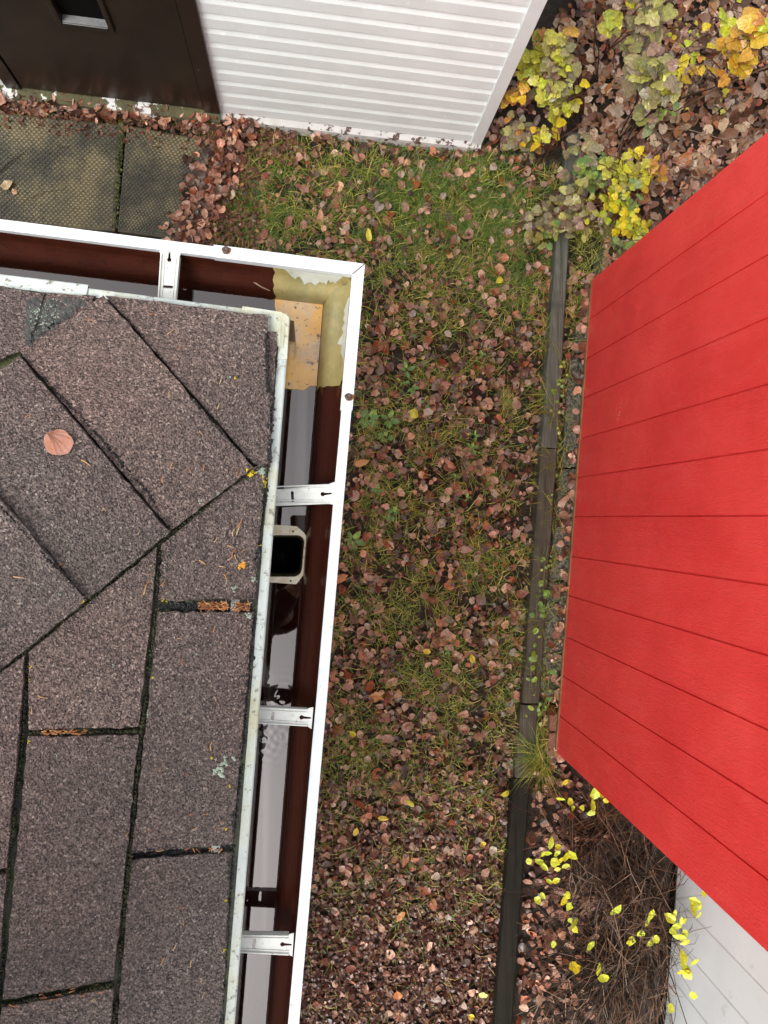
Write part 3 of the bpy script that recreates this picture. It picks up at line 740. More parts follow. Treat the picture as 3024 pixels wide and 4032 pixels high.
for cx, cy, r, k in ((566, 1018, 12, 14), (580, 688+10, 4, 3), (548, 1252, 8, 8), (505, 1268, 8, 8), (538, 1330, 9, 12), (474, 1670, 13, 14), (486, 1650, 12, 10), (505, 1640, 8, 6), (318, 1512, 4, 4), (316, 1542, 7, 8),
                     (432, 1082, 6, 5), (470, 1065, 5, 5), (190, 1296, 6, 5), (128, 1282, 5, 4), (388, 1392, 4, 3), (425, 1415, 5, 4), (455, 1392, 4, 3), (245, 1437, 5, 3), (122, 1630, 5, 3), (218, 1290, 4, 3),
                     (438, 1800, 4, 2), (140, 2142, 6, 5), (248, 2185, 5, 3), (436, 2205, 4, 3), (494, 815, 5, 4), (592, 813, 4, 3), (470, 1975, 4, 2), (20, 1942, 4, 2), (170, 690, 4, 4), (365, 1020, 4, 3), (292, 880, 3, 2), (535, 1945, 3, 2)):
    LG.append([(random.gauss(cx, r*.45), random.gauss(cy, r*.45), r*.30) for _ in range(k)])
for j_, g_ in enumerate(LG): patch('pale_lichen', g_, .012, .0012, M['lichen_pale'], seed=8+j_, surf=True)
lp = [(random.gauss(541, 6), random.gauss(1024, 4), 4) for _ in range(16)]+[(random.gauss(572, 3), random.gauss(1040, 5), 2.5) for _ in range(10)]
for cx, cy in ((61, 1468), (458, 1637), (195, 1292), (180, 1300), (140, 1340), (68, 1440), (496, 1700), (488, 1790), (487, 1945), (484, 2052), (562, 1178), (330, 1465), (322, 1440), (62, 1600), (350, 1297), (361, 1300), (508, 818)):
    patch('yellow_lichen', [(random.gauss(cx, 1.6), random.gauss(cy, 1.6), 2.0) for _ in range(3)], .012, .0014, M['lichen_yellow'], seed=9, surf=True)
patch('yellow_lichen', lp, .012, .0014, M['lichen_yellow'], seed=9, surf=True)
patch('orange_lichen', [(random.gauss(524, 3), random.gauss(1221, 3), 3.2) for _ in range(14)], .012, .0012, M['lichen_orange'], seed=10, surf=True)
# damaged corner patch with bright grit (upper left)
patch('torn_patch', [(random.uniform(62, 190), random.uniform(652, 742), 8) for _ in range(140) if True][:0]+[(x, y, 7) for x, y in [(random.uniform(60, 185), random.uniform(648, 745)) for _ in range(260)] if y < 648+(200-x)*.72 and y > 645], .007, .0010, M['worn'], seed=11, surf=True)
patch('torn_patch_grit', [(x, y, 1.7) for x, y in [(random.gauss(95, 26), random.gauss(685, 22)) for _ in range(230)] if 60 < x < 190 and 645 < y < 640+(205-x)*.72], .012, .001, M['lichen_pale'], seed=12, surf=True)
patch('hole', [(110, 703, 6), (116, 700, 6), (105, 708, 5)], .013, .0016, M['black'], seed=13, surf=True)
# ------------------------------------------------------------------ GARAGE (top)
GZ = .07
g0 = at(477, 236, GZ); g1 = at(1041, 303, GZ); gu = (g1-g0).normalized(); gn = V((gu.y, -gu.x, 0))   # gn points to the viewer side
garage = empty('garage', (g0.x, g0.y, 0), 'white garage with a dark brown side door and pale lap siding, at the top left', 'garage')
def gp(a, b_, z): p = g0+gu*a+gn*b_; return V((p.x, p.y, z))
Lw = (g1-g0).length; TW = .058
def siding():
    p = .0965; n = 26; prof = [(0.0, GZ)]
    z = GZ
    for i in range(n):
        prof += [(.013, z+.0005), (.0125, z+p*.60), (.002, z+p*.93), (.002, z+p)]
        z += p
    vs = []; fs = []
    for a_ in (.0, Lw-TW*.9):
        for d_, z_ in prof: vs.append(gp(a_, d_, z_))
    k = len(prof); fs = [(j, k+j, k+j+1, j+1) for j in range(k-1)]
    return obj('siding', vs, fs, M['siding'], garage)
siding()
b = MB(); b.box(gp(Lw-TW, -.02, GZ-.004), gu*TW, gn*.040, V((0, 0, 2.6))); bevel(b.build('corner_trim', M['trim'], garage), .002)
b = MB(); b.box(gp(-2.2, -1.6, GZ), gu*(2.2+Lw-.02), gn*1.598, V((0, 0, 2.6))); b.build('wall', M['trim'], garage)
# peeling base board under the siding, with a sloping top
b = MB(); b.hexa([gp(-.02, .012, -.03), gp(Lw, .012, -.03), gp(Lw, .042, -.03), gp(-.02, .050, -.03)], [gp(-.02, .012, GZ-.003), gp(Lw, .012, GZ-.003), gp(Lw, .036, GZ-.022), gp(-.02, .040, GZ-.022)])
b.build('base_board', M['peel'], garage)
# door, frame, sill: door faces are set by the measured lines
def ga(px, py, z): p = at(px, py, z)-g0; return V((p.x, p.y, 0)).dot(gu)
aj0, aj1 = ga(441, 233, GZ+.03), 0.0            # right jamb
b = MB(); b.box(gp(aj0, -.005, GZ), gu*(aj1-aj0), gn*.034, V((0, 0, 2.1))); fr_ = b.build('door_frame', M['door_brown'], garage)
al = ga(45, 180, GZ+.03)
b = MB(); b.box(gp(al-.075, -.005, GZ), gu*.07, gn*.030, V((0, 0, 2.1))); b.build('door_frame', M['door_brown'], garage)
# the door panel with a bevelled window opening
wa0, wa1, wz0 = .0, .0, .0
zs = .52
wa0, wa1 = None, None
def door():
    a0, a1 = al+.005, aj0-.005; z0, z1 = GZ+.02, GZ+2.0
    d = .020
    w0_, w1_ = al+(aj0-al)*.335, al+(aj0-al)*.72; wz0_ = .68; wz1_ = 1.55; w0_ = ga(133, 57, wz0_); w1_ = ga(234, 65, wz0_)
    b = MB()
    def slab(x0, x1, za, zb__): b.box(gp(x0, -.03, za), gu*(x1-x0), gn*(.03+d), V((0, 0, zb__-za)))
    slab(a0, w0_, z0, z1); slab(w1_, a1, z0, z1); slab(w0_, w1_, z0, wz0_); slab(w0_, w1_, wz1_, z1)
    o = b.build('door', M['door_brown'], garage)
    b = MB(); b.box(gp(al-.002, .0003, GZ), gu*(aj0-al+.004), gn*.0006, V((0, 0, 2.05))); b.build('gap_shade_sheet', M['black'], garage)  # black sheet behind the door, standing in for shade in the gap
    b = MB(); b.box(gp(w0_+.001, .0012, wz0_+.001), gu*(w1_-w0_-.002), gn*.002, V((0, 0, wz1_-wz0_-.002))); b.build('window', M['door_window'], o)
    fw = .022; pr = .016
    b = MB()
    for (x0, x1, za, zb__) in ((w0_-fw, w0_, wz0_-fw, wz1_+fw), (w1_, w1_+fw, wz0_-fw, wz1_+fw), (w0_, w1_, wz0_-fw, wz0_), (w0_, w1_, wz1_, wz1_+fw)):
        b.box(gp(x0, d-.002, za), gu*(x1-x0), gn*pr, V((0, 0, zb__-za)))
    bevel(b.build('window_frame', M['door_brown'], o), .004)
    b = MB(); b.hexa([gp(w0_+.002, .003, wz0_+.003), gp(w1_-.002, .003, wz0_+.003), gp(w1_-.002, d+.010, wz0_-.004), gp(w0_+.002, d+.010, wz0_-.004)],
                     [gp(w0_+.002, .003, wz0_+.014), gp(w1_-.002, .003, wz0_+.014), gp(w1_-.002, d+.010, wz0_+.004), gp(w0_+.002, d+.010, wz0_+.004)])
    b.build('window_ledge', M['window_ledge'], o)
    return o
door()
b = MB()
n = 40
vs = []
for i in range(n+1):
    a_ = -1.75+(1.75-.0)*i/n
    wb = .006*noise.noise(V((a_*7, 0, 0)))
    vs += [gp(a_, .0, GZ+.012), gp(a_, .030+wb, GZ+.006), gp(a_, .062+wb, GZ-.012+wb), gp(a_, .066+wb, -.03)]
obj('door_sill', vs, [(i*4+j, (i+1)*4+j, (i+1)*4+j+1, i*4+j+1) for i in range(n) for j in range(3)], M['sill'], garage)
b = MB(); b.box(gp(al-1.2, .0, GZ+.0), gu*1.12, gn*.014, V((0, 0, 2.4))); b.build('siding', M['siding'], garage)
# ------------------------------------------------------------------ RED SHED
RZ = .10
r0 = at(1280, 604, RZ); r1 = at(1203, 1625, RZ); ru = (r1-r0).normalized(); rn = V((ru.y, -ru.x, 0)); rn = rn if rn.x < 0 else -rn
Lr = (r1-r0).length
red = empty('shed', (r0.x, r0.y, 0), 'bright red wooden shed with vertical boards, at the right edge', 'shed')
def rpt(a, b_, z): p = r0+ru*a+rn*b_; return V((p.x, p.y, z))
def redwall():
    # grooves measured along the foot of the wall
    base = [(2321, 1257), (2308, 1413), (2294, 1568), (2283, 1728), (2273, 1881), (2261, 2034), (2254, 2191), (2246, 2346), (2229, 2506), (2217, 2661), (2208, 2818)]
    gs = []
    for x, y in base:
        p = at(x/K, y/K, RZ)-r0; gs.append(V((p.x, p.y, 0)).dot(ru))
    prof = [(0, -.02), (0, 0)]
    for g in gs: prof += [(g-.0035, 0), (g-.0025, -.006), (g+.0025, -.006), (g+.0035, 0)]
    prof += [(Lr, 0), (Lr, -.02)]
    vs = []; nz = 22; H = 2.35
    for i in range(nz+1):
        z = RZ+H*i/nz
        for a_, d_ in prof:
            w_ = .0012*noise.noise(V((a_*3, z*1.2, 1)))
            vs.append(rpt(a_, d_+w_, z))
    k = len(prof); fs = [(i*k+j, i*k+j+1, (i+1)*k+j+1, (i+1)*k+j) for i in range(nz) for j in range(k-1)]
    o = obj('wall', vs, fs, M['red'], red); fixnormals(o)
    c = rpt(Lr/2, -1, RZ+1) 
    return o
redwall()
DR = 1.9
b = MB(); b.box(rpt(.004, -.02, RZ), ru*(Lr-.008), rn*-DR, V((0, 0, 2.35))); b.build('body', M['red'], red)
b = MB(); b.box(rpt(.01, -.002, RZ-.022), ru*(Lr-.02), rn*.0075, V((0, 0, .021))); b.build('bottom_plate', M['bare_wood'], red)
b = MB(); b.hexa([rpt(-.25, .12, RZ+2.36), rpt(Lr+.2, .12, RZ+2.36), rpt(Lr+.2, -DR-.1, RZ+2.36), rpt(-.25, -DR-.1, RZ+2.36)],
                 [rpt(-.25, .12, RZ+2.42), rpt(Lr+.2, .12, RZ+2.42), rpt(Lr+.2, -DR-.1, RZ+2.9), rpt(-.25, -DR-.1, RZ+2.9)]); b.build('roof', M['timber_dark'], red)
# scratches and nail heads on the wall
b = MB()
for (x, y) in ((1343, 872), (1341, 880), (1339, 890), (1336, 905), (1338, 897)):
    # find the wall point seen at (x, y)
    d = (at(x, y, 0)-V((0, 0, CAMZ))); t = (r0-V((0, 0, CAMZ))).dot(rn)/d.dot(rn); p = V((0, 0, CAMZ))+d*t+rn*.0012
    b.add([p+ru*.0015, p+V((0, 0, .008)), p-ru*.0012, p-V((0, 0, .010))], [(0, 1, 2, 3)])
b.build('paint_scratch', M['trim'], red)
for (x, y) in ((1289, 1727), (2238, 2506), (2200, 2947)):
    x, y = (x if x > 1300 else 2289)/K, y/K
    d = (at(x, y, 0)-V((0, 0, CAMZ))); t = (r0-V((0, 0, CAMZ))).dot(rn)/d.dot(rn); p = V((0, 0, CAMZ))+d*t+rn*.0005
    nb_ = MB(); n_ = 8
    nb_.add([p+rn*.0016]+[p+ru*.0035*math.cos(2*math.pi*i/n_)+V((0, 0, .0035*math.sin(2*math.pi*i/n_))) for i in range(n_)], [(0, 1+i, 1+(i+1) % n_) for i in range(n_)]); nb_.build('nail_head', M['white_metal'], red)
# ------------------------------------------------------------------ WHITE BUILDING beyond the shed
WZ = .03
v0 = at(1457, 1888, WZ); v1 = at(1430, 2212, WZ); vu = (v1-v0).normalized(); vn = V((vu.y, -vu.x, 0)); vn = vn if vn.x < 0 else -vn
whb = empty('outbuilding', (v0.x, v0.y, 0), 'pale grey panelled outbuilding behind the red shed, in the lower right corner', 'outbuilding')
def vp(a, b_, z): p = v0+vu*a+vn*b_; return V((p.x, p.y, z))
prof = [(-.45, 0)]
for g in np.arange(-.30, 3, .205): prof += [(g-.005, 0), (g-.003, -.002), (g, -.0005), (g+.003, -.002), (g+.005, 0)]
vs = []
for z in (WZ+.03, WZ+2.3):
    for a_, d_ in prof: vs.append(vp(a_, d_, z))
k = len(prof); obj('wall', vs, [(j, j+1, k+j+1, k+j) for j in range(k-1)], M['wet_panel'], whb)
b = MB(); b.box(vp(-.45, -.008, WZ+.03), vu*3.3, vn*-.8, V((0, 0, 2.3))); b.build('body', M['wet_panel'], whb)
b = MB(); b.box(vp(-.45, -.004, -.03), vu*3.3, vn*-.06, V((0, 0, .088))); b.build('base_shade_strip', M['timber_dark'], whb)  # dark strip along the wall base, the shadow there put into its colour
# ------------------------------------------------------------------ TIMBERS, BLOCKS, PAVERS
def timber(P, z0, mt, label, seed, bw=.004):
    """P: far-left, far-right, near-right, near-left of the top face in measured px; top at z0"""
    a_, b_, c_, d_ = [at(x, y, z0) for x, y in P]; n = 16; vs = []
    for i in range(n+1):
        l, r = lerp(a_, d_, i/n), lerp(b_, c_, i/n); s = (r-l).normalized()
        k1, k2 = .003*noise.noise(V((i*.5, seed, 0))), .003*noise.noise(V((i*.5, seed, 9)))
        l = l+s*k1; r = r+s*k2
        zz = .004*noise.noise(V((i*.35, seed, 3)))
        up = V((0, 0, zz))
        vs += [V((l.x, l.y, -.03)), V((l.x, l.y, z0-.007))+up, l+s*.007+up, lerp(l, r, .5)+up+V((0, 0, .001)), r-s*.007+up, V((r.x, r.y, z0-.007))+up, V((r.x, r.y, -.03))]
    k = 7; fs = [(i*k+j, (i+1)*k+j, (i+1)*k+j+1, i*k+j+1) for i in range(n) for j in range(k-1)]
    fs += [tuple(range(k-1, -1, -1)), tuple(n*k+j for j in range(k))]
    o = obj('edging_timber', vs, fs, M[mt], origin=None); fixnormals(o)
    tag(o, label, 'timber', 'landscape timbers edging the leafy strip'); return o
TZ = .085
timber([(1228, 285), (1256, 288), (1240, 440), (1212, 436)], TZ-.035, 'timber_grey', 'short grey weathered timber half hidden under the shrubs, farthest of the edging row', 1)
timber([(1204, 497), (1231, 499), (1205, 968), (1170, 966)], TZ, 'timber_grey', 'grey weathered edging timber running from the shrubs along the far half of the red shed', 2)
timber([(1170, 969), (1205, 971), (1166, 1519), (1129, 1519)], TZ, 'timber_brown', 'brownish grey edging timber beside the pitted concrete blocks', 3)
timber([(1126, 1523), (1164, 1524), (1149, 1680), (1112, 1680)], TZ-.006, 'timber_brown', 'short knotty brown timber partly covered by a grass tuft', 4)
timber([(1110, 1683), (1146, 1683), (1098, 2330), (1060, 2330)], TZ-.004, 'timber_dark', 'wet black edging timber, nearest of the row, below the grass tuft', 5)
# pitted concrete blocks along the shed foot
def block(P, z0, label, seed):
    a_, b_, c_, d_ = [at(x, y, z0) for x, y in P]; nu, nv = 14, 44; vs = []; fs = []
    for j in range(nv+1):
        for i in range(nu+1):
            p = lerp(lerp(a_, b_, i/nu), lerp(d_, c_, i/nu), j/nv)
            h = noise.noise(V((p.x*45, p.y*45, seed)))*.003+noise.noise(V((p.x*14, p.y*14, seed)))*.003
            pit = noise.noise(V((p.x*70, p.y*70, seed+7)))
            if pit > .38: h -= .010
            if i in (0, nu) or j in (0, nv): h -= .006
            vs.append(V((p.x, p.y, z0+h)))
    K1 = nu+1
    for j in range(nv):
        for i in range(nu): fs.append((j*K1+i, (j+1)*K1+i, (j+1)*K1+i+1, j*K1+i+1))
    ring_ = [i for i in range(K1)]+[j*K1+nu for j in range(1, nv+1)]+[nv*K1+i for i in range(nu-1, -1, -1)]+[j*K1 for j in range(nv-1, 0, -1)]
    k = len(vs)
    for r in ring_: p = vs[r]; vs.append(V((p.x, p.y, -.03)))
    L = len(ring_)
    for i in range(L): fs.append((ring_[i], ring_[(i+1) % L], k+(i+1) % L, k+i))
    o = obj('concrete_block', vs, fs, M['concrete']); fixnormals(o)
    tag(o, label, 'concrete block', 'pitted concrete blocks under the red shed')
block([(1246, 700), (1300, 700), (1290, 762), (1240, 762)], .05, 'concrete block at the far end of the row, half covered by leaves', 1)
block([(1232, 766), (1290, 766), (1275, 1008), (1214, 1008)], .05, 'second concrete block from the far end, with deep dark pits', 2)
block([(1212, 1014), (1275, 1012), (1255, 1253), (1188, 1253)], .052, 'middle concrete block, pale and gritty with a mossy edge', 3)
block([(1184, 1258), (1250, 1258), (1230, 1498), (1168, 1500)], .05, 'flat greenish concrete block at the near end of the row', 4)
block([(1290, 545), (1420, 470), (1420, 640), (1272, 640)], .012, 'grey concrete slab peeking from under the far corner of the shed', 6)
# bricks
def brick(P, z0, label):
    a_, b_, c_, d_ = [at(x, y, z0) for x, y in P]; b = MB()
    b.hexa([V((p.x, p.y, -.02)) for p in (a_, b_, c_, d_)], [a_, b_, c_, d_]); o = b.build('brick', M['brick']); fixnormals(o); bevel(o, .004); tag(o, label, 'brick', 'red bricks under the shed')
brick([(1189, 1540), (1206, 1541), (1202, 1580), (1187, 1580)], .07, 'red brick under the near corner of the shed, upper of two')
brick([(1187, 1583), (1202, 1584), (1199, 1618), (1184, 1618)], .07, 'red brick at the very near corner of the shed, lower of two')
brick([(1262, 622), (1285, 622), (1283, 694), (1259, 692)], .07, 'red brick laid under the far corner of the shed')
# studded concrete pavers
def paver(P, label, seed, nu, nv):
    z0 = .045; a_, b_, c_, d_ = [at(x, y, z0) for x, y in P]
    b = MB(); b.hexa([V((p.x, p.y, -.03)) for p in (a_, b_, c_, d_)], [a_, b_, c_, d_])
    o = b.build('paver', M['paver']); fixnormals(o); bevel(o, .008, 3); tag(o, label, 'paver', 'studded concrete pavers by the garage door')
    vs = []; fs = []; rr_ = random.Random(seed)
    W = ((b_-a_).length+(c_-d_).length)/2; H = ((d_-a_).length+(c_-b_).length)/2
    eu, ev = .5/nu*.80, .5/nv*.95
    for j in range(nv):
        for i in range(nu):
            u = (i+.5+(.5 if j % 2 else 0))/nu; w_ = (j+.5)/nv
            if not (.018 < u < .982 and .015 < w_ < .985): continue
            base = len(vs); hh = .0045*(.7+.5*rr_.random())
            def P3(uu, ww, z): q_ = lerp(lerp(a_, b_, uu), lerp(d_, c_, uu), ww); return V((q_.x, q_.y, z0+z))
            for (s_, z) in ((1, -.001), (.62, hh)):
                for t in range(6):
                    an = math.pi/3*t; vs.append(P3(u+eu*s_*math.cos(an), w_+ev*s_*math.sin(an), z))
            for t in range(6): fs.append((base+t, base+(t+1) % 6, base+6+(t+1) % 6, base+6+t))
            fs.append(tuple(base+6+t for t in range(6)))
    obj('studs', vs, fs, M['stud'], o)
paver([(-190, 225), (262, 268), (249, 500), (-190, 470)], 'left studded concrete paver in front of the brown door', 1, 42, 44)
paver([(273, 269), (505, 312), (412, 522), (253, 500)], 'right studded concrete paver with a broken corner under leaves', 2, 23, 44)
b = MB()
mo = []
# ------------------------------------------------------------------ SCATTER helpers (numpy meshes)
def leafproto(kind, seed):
    """small leaf outlines, unit size ~1, centre fan, curled"""
    rr_ = np.random.default_rng(seed); n = 10 if kind != 'chip' else 7
    t = np.linspace(0, 2*np.pi, n, endpoint=False)
    if kind == 'round': r = .5*(1+.10*rr_.normal(size=n)); r[0] *= 1.22
    elif kind == 'lobed': r = .5*np.where(np.arange(n) % 2 == 0, 1.08, .68)*(1+.1*rr_.normal(size=n))
    elif kind == 'oval': r = .5/np.sqrt((np.cos(t)/1.25)**2+(np.sin(t)/.72)**2)*(1+.06*rr_.normal(size=n)); r[0] *= 1.15
    else: r = .5*(1+.3*rr_.normal(size=n)).clip(.3, 1.6)
    x, y = r*np.cos(t), r*np.sin(t)
    fold = rr_.uniform(-.3, .9); cup = rr_.uniform(-.9, .8); tw = rr_.uniform(-.6, .6); x = x*rr_.uniform(.72, 1.1)
    z = fold*np.abs(y)+cup*(x**2+y**2)+tw*x*y+.05*rr_.normal(size=n)
    v = np.vstack([[0, 0, .02*rr_.normal()], np.c_[x, y, z]])
    return v, [(0, 1+i, 1+(i+1) % n) for i in range(n)]
def scatter(name, P, size, protos, m, tilt=.35, parent=None, thr=None, normals=None, kind=None, label=None, cat=None, ys=1.0):
    """P (n,3) positions, size (n,), protos list of (v,f)"""
    n = len(P); r_ = np.random.default_rng(len(name)*13+n)
    allv = []; allf = []; k = 0
    pi = r_.integers(0, len(protos), n)
    yaw = r_.uniform(0, 2*np.pi, n); tx = r_.normal(0, tilt, n); ty = r_.normal(0, tilt, n)
    for q_ in range(len(protos)):
        idx = np.where(pi == q_)[0]
        if not len(idx): continue
        v, f = protos[q_]; nv = len(v); f = np.array(f)
        c, s = np.cos(yaw[idx]), np.sin(yaw[idx])
        X = v[None, :, 0]*c[:, None]-v[None, :, 1]*s[:, None]
        Y = v[None, :, 0]*s[:, None]+v[None, :, 1]*c[:, None]
        Z = v[None, :, 2]+X*tx[idx][:, None]+Y*ty[idx][:, None]
        S = size[idx][:, None]
        W = np.stack([X*S+P[idx, 0][:, None], Y*S*ys+P[idx, 1][:, None], Z*S+P[idx, 2][:, None]], -1).reshape(-1, 3)
        F_ = (f[None]+(np.arange(len(idx))*nv)[:, None, None]).reshape(-1, f.shape[1])+k
        allv.append(W); allf.append(F_); k += len(W)
    v = np.vstack(allv); f = np.vstack(allf)
    o = fastmesh(name, v, f, m, parent)
    if kind: tag(o, label, cat, None, kind)
    return o
def fastmesh(name, v, f, m, parent=None, smooth=False):
    if parent is not None: v = v-np.array(wl(parent))
    me = bpy.data.meshes.new(name); k = f.shape[1]
    me.vertices.add(len(v)); me.vertices.foreach_set('co', v.astype(np.float32).ravel())
    me.loops.add(f.size); me.loops.foreach_set('vertex_index', f.astype(np.int32).ravel())
    me.polygons.add(len(f)); me.polygons.foreach_set('loop_start', np.arange(0, f.size, k, dtype=np.int32))
    me.polygons.foreach_set('loop_total', np.full(len(f), k, dtype=np.int32))
    me.materials.append(m); me.update(calc_edges=True); me.validate()
    o = bpy.data.objects.new(name, me); C.objects.link(o)
    if parent is not None: o.parent = parent
    return o
RwN = np.array(Rw)
def atn(px, py, z=0.0):
    px = np.asarray(px, float); py = np.asarray(py, float)
    d = np.stack([px*K-1512, -(py*K-2016), np.full_like(px, -F)], -1) @ RwN.T
    t = (np.asarray(z)-CAMZ)/d[..., 2]
    return np.stack([d[..., 0]*t, d[..., 1]*t, np.broadcast_to(z, px.shape)], -1)
PR = [leafproto('round', i) for i in range(12)]+[leafproto('oval', i+40) for i in range(3)]
PL = [leafproto('lobed', i+20) for i in range(4)]+PR[:6]
PC = [leafproto('chip', i+60) for i in range(10)]
# zones in measured px
def linx(P, y): return np.interp(y, [p[1] for p in P], [p[0] for p in P])
TLEFT = [(1230, 150), (1204, 497), (1129, 1519), (1060, 2330)]           # left face of the timbers
TRIGHT = [(1258, 150), (1231, 499), (1166, 1519), (1098, 2330)]
def garage_y(x): return 180+(x-0)*(303-180)/1040.0
def lawn_mask(x, y): return (x < linx(TLEFT, y)+3) & (y > np.where(x < 1043, garage_y(x)+6, -80))
def in_paver(x, y): return (x < 505-(y-300)*.42) & (y > 262+(x > 200)*(x-200)*.13) & (y < 545)
def redmask(x, y): return (x > linx([(1288, 596), (1206, 1640)], y)) & (y > 604-(x-1280)*.835) & (y < 1640+(x-1206)*1.0)
def density_noise(x, y, s, seed):
    return np.array([noise.noise(V((a_*s, b_*s, seed))) for a_, b_ in zip(x, y)])
GREEN = [(950, 430, 150, 75), (1080, 480, 90, 90), (620, 440, 90, 60), (880, 560, 150, 60), (560, 360, 80, 50), (1060, 370, 60, 50), (760, 380, 90, 40), (920, 700, 90, 60), (830, 900, 70, 60), (850, 1090, 60, 60),
         (1050, 1230, 80, 60), (1010, 1500, 120, 60), (770, 1620, 80, 70), (880, 1300, 80, 70), (1000, 650, 90, 50), (930, 1450, 60, 50), (1120, 600, 40, 90)]
def green(x, y):
    g = np.zeros_like(x)
    for cx, cy, rx, ry in GREEN: g = np.maximum(g, np.exp(-(((x-cx)/rx)**2+((y-cy)/ry)**2)))
    return g
# ---- leaves
N = 23000
x = rng.uniform(-60, 1260, N); y = rng.uniform(140, 2420, N)
keep = lawn_mask(x, y) & ~in_paver(x, y)
dens = np.where(y > 1750, 1-.75*np.clip((y-1750)/250, 0, 1), 1)*(1-.62*green(x, y))
big = ((x-950)/190)**2+((y-440)/95)**2
dens = dens*np.where(big < 1, .8, 1)
dr_ = np.array([noise.noise(V((a_*.012, b_*.012, 21)))+.6*noise.noise(V((a_*.035, b_*.035, 22))) for a_, b_ in zip(x, y)])
keep &= rng.uniform(size=N) < dens*np.clip(.80+1.1*dr_, .22, 1.2)
x, y = x[keep], y[keep]
z = rng.uniform(.004, .022, len(x))
sz = np.clip(rng.lognormal(math.log(.029), .34, len(x)), .011, .058)*np.where(y > 1700, .85, 1)
Pw = atn(x, y, 0.0); Pw[:, 2] = z
scatter('leaf_litter', Pw, sz, PR, M['leaf'], .45, kind='stuff', label='carpet of wet brown aspen leaves lying on the grass strip', cat='leaf litter')
# ---- chips (bottom) and fine litter everywhere
N = 52000
x = rng.uniform(560, 1260, N); y = rng.uniform(300, 2440, N)
keep = lawn_mask(x, y) & ~in_paver(x, y)
dens = .14+.86*np.clip((y-1500)/450, 0, 1); keep &= rng.uniform(size=N) < dens*(1-.55*green(x, y))
x, y = x[keep], y[keep]; Pw = atn(x, y, 0.0); Pw[:, 2] = rng.uniform(.002, .018, len(x))
scatter('leaf_chips', Pw, np.clip(rng.normal(.019, .006, len(x)), .008, .04), PC, M['chips'], .55, kind='stuff', label='dark bed of small broken leaf chips in the near part of the strip', cat='leaf litter')
# ---- duff along the door sill and round the pavers
N = 9000
x = rng.uniform(-80, 640, N); y = rng.uniform(170, 560, N)
band = (y > garage_y(x)+6) & (y < garage_y(x)+112) | ((x > 395) & (x < 560) & (y > 250))
keep = band & (~in_paver(x, y) | (rng.uniform(size=N) < np.where(y < garage_y(x)+105, .45, .05)))
x, y = x[keep], y[keep]; Pw = atn(x, y, 0.0); Pw[:, 2] = rng.uniform(.01, .035, len(x))+.02*in_paver(x, y)
scatter('needle_duff', Pw, np.clip(rng.normal(.017, .006, len(x)), .006, .03), PC, M['duff'], .5, kind='stuff', label='rotting brown needles between the door sill and the pavers', cat='needle litter')
N = 650
x = rng.normal(0, 24, N); y = rng.uniform(300, 540, N); x = 492-(y-310)*.42+np.abs(x)*np.where(rng.uniform(size=N) < .3, -1, 1)
x2 = rng.uniform(-60, 560, 650); y2 = garage_y(x2)+8+np.abs(rng.normal(0, 22, 650))
x = np.concatenate([x, x2]); y = np.concatenate([y, y2]); Pw = atn(x, y, 0.0); Pw[:, 2] = rng.uniform(.02, .07, len(x))
scatter('leaf_litter', Pw, np.clip(rng.normal(.034, .009, len(x)), .015, .055), PR, M['leaf'], .5, kind='stuff', label='brown leaves heaped along the sill and over the broken paver edge', cat='leaf litter')
# ---- right of the timber: far bed with large pale leaves
N = 5200
x = rng.uniform(1130, 1780, N); y = rng.uniform(-140, 640, N)
keep = (x > linx(TRIGHT, y)+2) & ~redmask(x, y) | (y < 150) & (x > 1150+(150-y)*.5)
keep &= ~redmask(x, y) & ~((x > 1230) & (x < 1300) & (y > 500))
x, y = x[keep], y[keep]; Pw = atn(x, y, 0.0); Pw[:, 2] = rng.uniform(.004, .045, len(x))
sel = rng.uniform(size=len(x)) < .55
scatter('leaf_litter', Pw[sel], np.clip(rng.normal(.05, .013, sel.sum()), .022, .09), PL, M['leaf_pale'], .33, kind='stuff', label='pale fallen leaves carpeting the shrub bed beyond the red shed', cat='leaf litter')
scatter('leaf_litter', Pw[~sel], np.clip(rng.normal(.034, .01, (~sel).sum()), .015, .06), PL, M['leaf'], .4, kind='stuff', label='small brown leaves among the pale ones in the shrub bed', cat='leaf litter')
# ---- narrow strip between timber and blocks, and the corner under the twiggy bush
N = 9000
x = rng.uniform(1080, 1720, N); y = rng.uniform(560, 2440, N)
keep = (x > linx(TRIGHT, y)+1) & ~redmask(x, y)
keep &= (y > 1600) | (x < linx([(1250, 560), (1225, 1010), (1180, 1520), (1180, 1620)], y))
keep &= (y < 1600) | (rng.uniform(size=N) < np.clip(1.1-(x-1150)/170, .07, 1))
x, y = x[keep], y[keep]; Pw = atn(x, y, 0.0); Pw[:, 2] = rng.uniform(.004, .03, len(x))
scatter('leaf_litter', Pw, np.clip(rng.normal(.030, .011, len(x)), .010, .06), PR+PL[:4]+PC[:6], M['leaf'], .6, kind='stuff', label='brown leaves lying between the edging timbers and the shed and under the twiggy bush', cat='leaf litter')
N = 260
y = rng.uniform(600, 1640, N); x = linx([(1262, 600), (1232, 1010), (1200, 1500), (1185, 1640)], y)+rng.normal(0, 16, N); k_ = ~redmask(x, y)
x, y = x[k_], y[k_]; Pw = atn(x, y, 0.0); Pw[:, 2] = rng.uniform(.055, .085, len(x))
scatter('leaf_litter', Pw, np.clip(rng.normal(.034, .010, len(x)), .012, .055), PR+PC[:4], M['leaf'], .4, kind='stuff', label='brown leaves and crumbs lying on the concrete blocks and bricks along the shed foot', cat='leaf litter')
